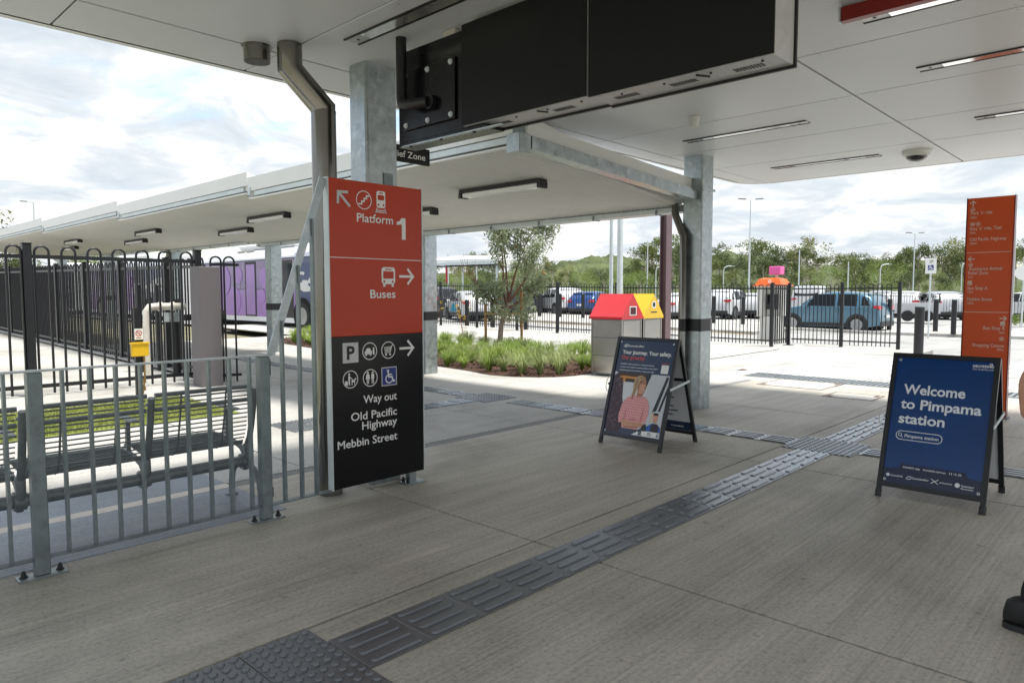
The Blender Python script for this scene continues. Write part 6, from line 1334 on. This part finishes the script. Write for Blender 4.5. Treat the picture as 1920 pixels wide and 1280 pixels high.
p = at_px(841, 50); t = thing('banner_pole', 'white pole with small red banner left of the young tree', 'banner', (p.x, p.y, 0)); b = MB(); b.tube([(p.x, p.y, 0), (p.x, p.y, 4.2)], .04, 8); b.build('pole', 'galv_light', t); q = p-RGT*.12; b = MB(); b.bar(q+V((0, 0, 2.2)), q+V((0, 0, 3.5)), .02, .18); b.build('banner', 'paint_red', t)
# far canopy across the car park
t = thing('far_canopy', 'low white shelter roof in the distance left of the tree', 'shelter', (27, 30, 0)); a_, c_ = at_px(795, 46), at_px(932, 43)
dd = (c_-a_).normalized(); bk_ = V((-dd.y, dd.x, 0)); bk_ = bk_ if bk_.dot(FWD) > 0 else -bk_
b = MB(); b.add([a_+V((0, 0, 3.55)), c_+V((0, 0, 3.55)), c_+bk_*3+V((0, 0, 3.95)), a_+bk_*3+V((0, 0, 3.95)), a_+V((0, 0, 3.40)), c_+V((0, 0, 3.40)), c_+bk_*3+V((0, 0, 3.8)), a_+bk_*3+V((0, 0, 3.8))], [(0, 1, 2, 3), (7, 6, 5, 4), (0, 4, 5, 1), (1, 5, 6, 2), (2, 6, 7, 3), (3, 7, 4, 0)]); b.build('roof', 'white_metal', t)
b = MB(); b.bar(a_+V((0, 0, 3.30)), c_+V((0, 0, 3.30)), .12, .16); b.build('gutter', 'galv_light', t); b = MB(); b.bar(a_+V((0, 0, 3.14)), c_+V((0, 0, 3.14)), .10, .10); b.build('beam', 'black', t)
for k in (.05, .5, .95): q = a_.lerp(c_, k)+bk_*.4; b = MB(); b.tube([q, q+V((0, 0, 3.3))], .06, 8); b.build('post', 'galv_light', t)
# verge hedge at the far right
rg = random.Random(9)
p = at_px(1900, 33); t = thing('verge_plants', 'low bright green verge planting right of the totem', 'hedge', (p.x, p.y, 0)); b = MB(); leafcloud(b, [p+RGT*rg.uniform(-.6, 1.6)+FWD*rg.uniform(-.4, .6)+V((0, 0, rg.uniform(.05, .30))) for i in range(30)], 40, .22, .16, .02, rg, True, -.8); b.build('foliage', 'leaf_bright', t)

# ------------------------------------------------------------------ person at the right edge
def skin_mesh(name, verts, edges, radii, mats_fn, parent, sub=2, root=0):
    me = bpy.data.meshes.new(name); me.from_pydata([V(v)-woff(parent) for v in verts], edges, []); o = bpy.data.objects.new(name, me); C.objects.link(o)
    sk = o.modifiers.new('s', 'SKIN'); sk.use_smooth_shade = True; ss = o.modifiers.new('d', 'SUBSURF'); ss.levels = sub; ss.render_levels = sub
    for i, r in enumerate(radii):
        sv = me.skin_vertices[0].data[i]; sv.radius = (r, r) if not isinstance(r, tuple) else r; sv.use_root = i == root
    dg = bpy.context.evaluated_depsgraph_get(); dg.update(); ev = bpy.data.meshes.new_from_object(o.evaluated_get(dg)); ev.name = name; bpy.data.objects.remove(o)
    fin = bpy.data.objects.new(name, ev); C.objects.link(fin); fin.parent = parent; ev.materials.clear()
    names_ = []
    for p in ev.polygons:
        m = mats_fn(p.center+woff(parent))
        if m not in names_: names_.append(m); ev.materials.append(MATS[m])
        p.material_index = names_.index(m); p.use_smooth = True
    return fin
PX, PY = 3.62, 0.235            # pelvis; facing -Y (to the right of the picture)
pe = thing('person', 'person in black trousers and shoes half cut off at the right edge', 'person', (PX, PY, 0))
vv = [(PX, PY, .95), (PX, PY-.07, 1.12), (PX, PY-.10, 1.32), (PX, PY-.10, 1.45), (PX, PY-.12, 1.53),
      (PX-.10, PY, .90), (PX-.105, PY+.03, .50), (PX-.10, PY+.15, .16), (PX-.10, PY+.14, .10),
      (PX+.10, PY, .90), (PX+.105, PY-.13, .52), (PX+.10, PY-.19, .16), (PX+.10, PY-.20, .10),
      (PX-.19, PY-.09, 1.40), (PX-.245, PY+.175, 1.06), (PX-.235, PY+.17, .90),
      (PX+.19, PY-.09, 1.40), (PX+.25, PY+.0, 1.12), (PX+.24, PY-.16, .95)]
ee = [(0, 1), (1, 2), (2, 3), (3, 4), (0, 5), (5, 6), (6, 7), (7, 8), (0, 9), (9, 10), (10, 11), (11, 12), (2, 13), (13, 14), (14, 15), (2, 16), (16, 17), (17, 18)]
rr = [(.15, .115), (.14, .105), (.165, .11), (.07, .065), (.055, .055), .090, .062, .050, .045, .090, .062, .050, .045, .062, .045, .030, .062, .045, .030]
def pm(c):
    if c.z < .98 and abs(c.x-PX) < .205: return 'trouser'
    if c.z > 1.47: return 'skin'
    if abs(c.x-PX) > .19 and c.z < 1.20: return 'skin'
    return 'shirt'
skin_mesh('body', vv, ee, rr, pm, pe)
hd = [(PX, PY-.12, 1.53), (PX, PY-.13, 1.60), (PX, PY-.13, 1.68), (PX, PY-.125, 1.74), (PX, PY-.22, 1.645)]
skin_mesh('head', hd, [(0, 1), (1, 2), (2, 3), (2, 4)], [.05, .078, .092, .07, .016], lambda c: 'hair' if (c.z > 1.69 or c.y > PY-.08 and c.z > 1.58) else 'skin', pe)
for sx, hx, hy, hz in ((-1, PX-.235, PY+.17, .90), (1, PX+.24, PY-.16, .95)):
    q = [(hx, hy, hz), (hx, hy-.05, hz-.05), (hx, hy-.08, hz-.085)]; e = [(0, 1), (1, 2)]; r2 = [.027, (.020, .034), (.018, .034)]
    for k in range(4):
        o_ = (k-1.5)*.019; n0 = len(q); q += [(hx+o_, hy-.105, hz-.115), (hx+o_, hy-.115, hz-.145-.004*(k == 1)), (hx+o_*.9, hy-.105, hz-.168)]; e += [(2, n0), (n0, n0+1), (n0+1, n0+2)]; r2 += [.0095, .009, .0075]
    n0 = len(q); q += [(hx-sx*.035, hy-.065, hz-.055), (hx-sx*.04, hy-.095, hz-.085)]; e += [(1, n0), (n0, n0+1)]; r2 += [.011, .009]
    skin_mesh('hand', q, e, r2, lambda c: 'skin', pe)
for x, y in ((PX-.10, PY+.14), (PX+.10, PY-.20)):
    secs = [(.105, .012, .030, .070), (.095, .028, .022, .115), (.07, .038, .020, .135), (.03, .043, .020, .150), (-.01, .045, .020, .150), (-.05, .046, .020, .118), (-.10, .049, .020, .090), (-.15, .050, .020, .072), (-.195, .042, .020, .060), (-.225, .024, .022, .048), (-.235, .006, .026, .036)]; rings = []
    for dy, w, z0, z1 in secs:
        zc, hz_ = (z0+z1)/2, (z1-z0)/2; rings.append([(x+w*math.copysign(abs(math.cos(a))**.8, math.cos(a)), y+dy, zc+hz_*math.copysign(abs(math.sin(a))**.7, math.sin(a))) for a in [2*math.pi*k/14+.01 for k in range(14)]])
    b = MB(); b.add([p for r in rings for p in r], [(i*14+j_, i*14+(j_+1) % 14, (i+1)*14+(j_+1) % 14, (i+1)*14+j_) for i in range(len(secs)-1) for j_ in range(14)] + [tuple(range(14)), tuple(range(140, 154))], 0, True); sh = b.build('shoe', 'shoe', pe)
    b = MB(); pts = [(x-w*1.03, y+dy) for dy, w, _, _ in secs] + [(x+w*1.03, y+dy) for dy, w, _, _ in secs[::-1]]; b.prism([(a, c, .001) for a, c in pts], (0, 0, .024)); b.build('sole', 'plastic_dark', sh)

# labels that single out the trees by what they stand beside
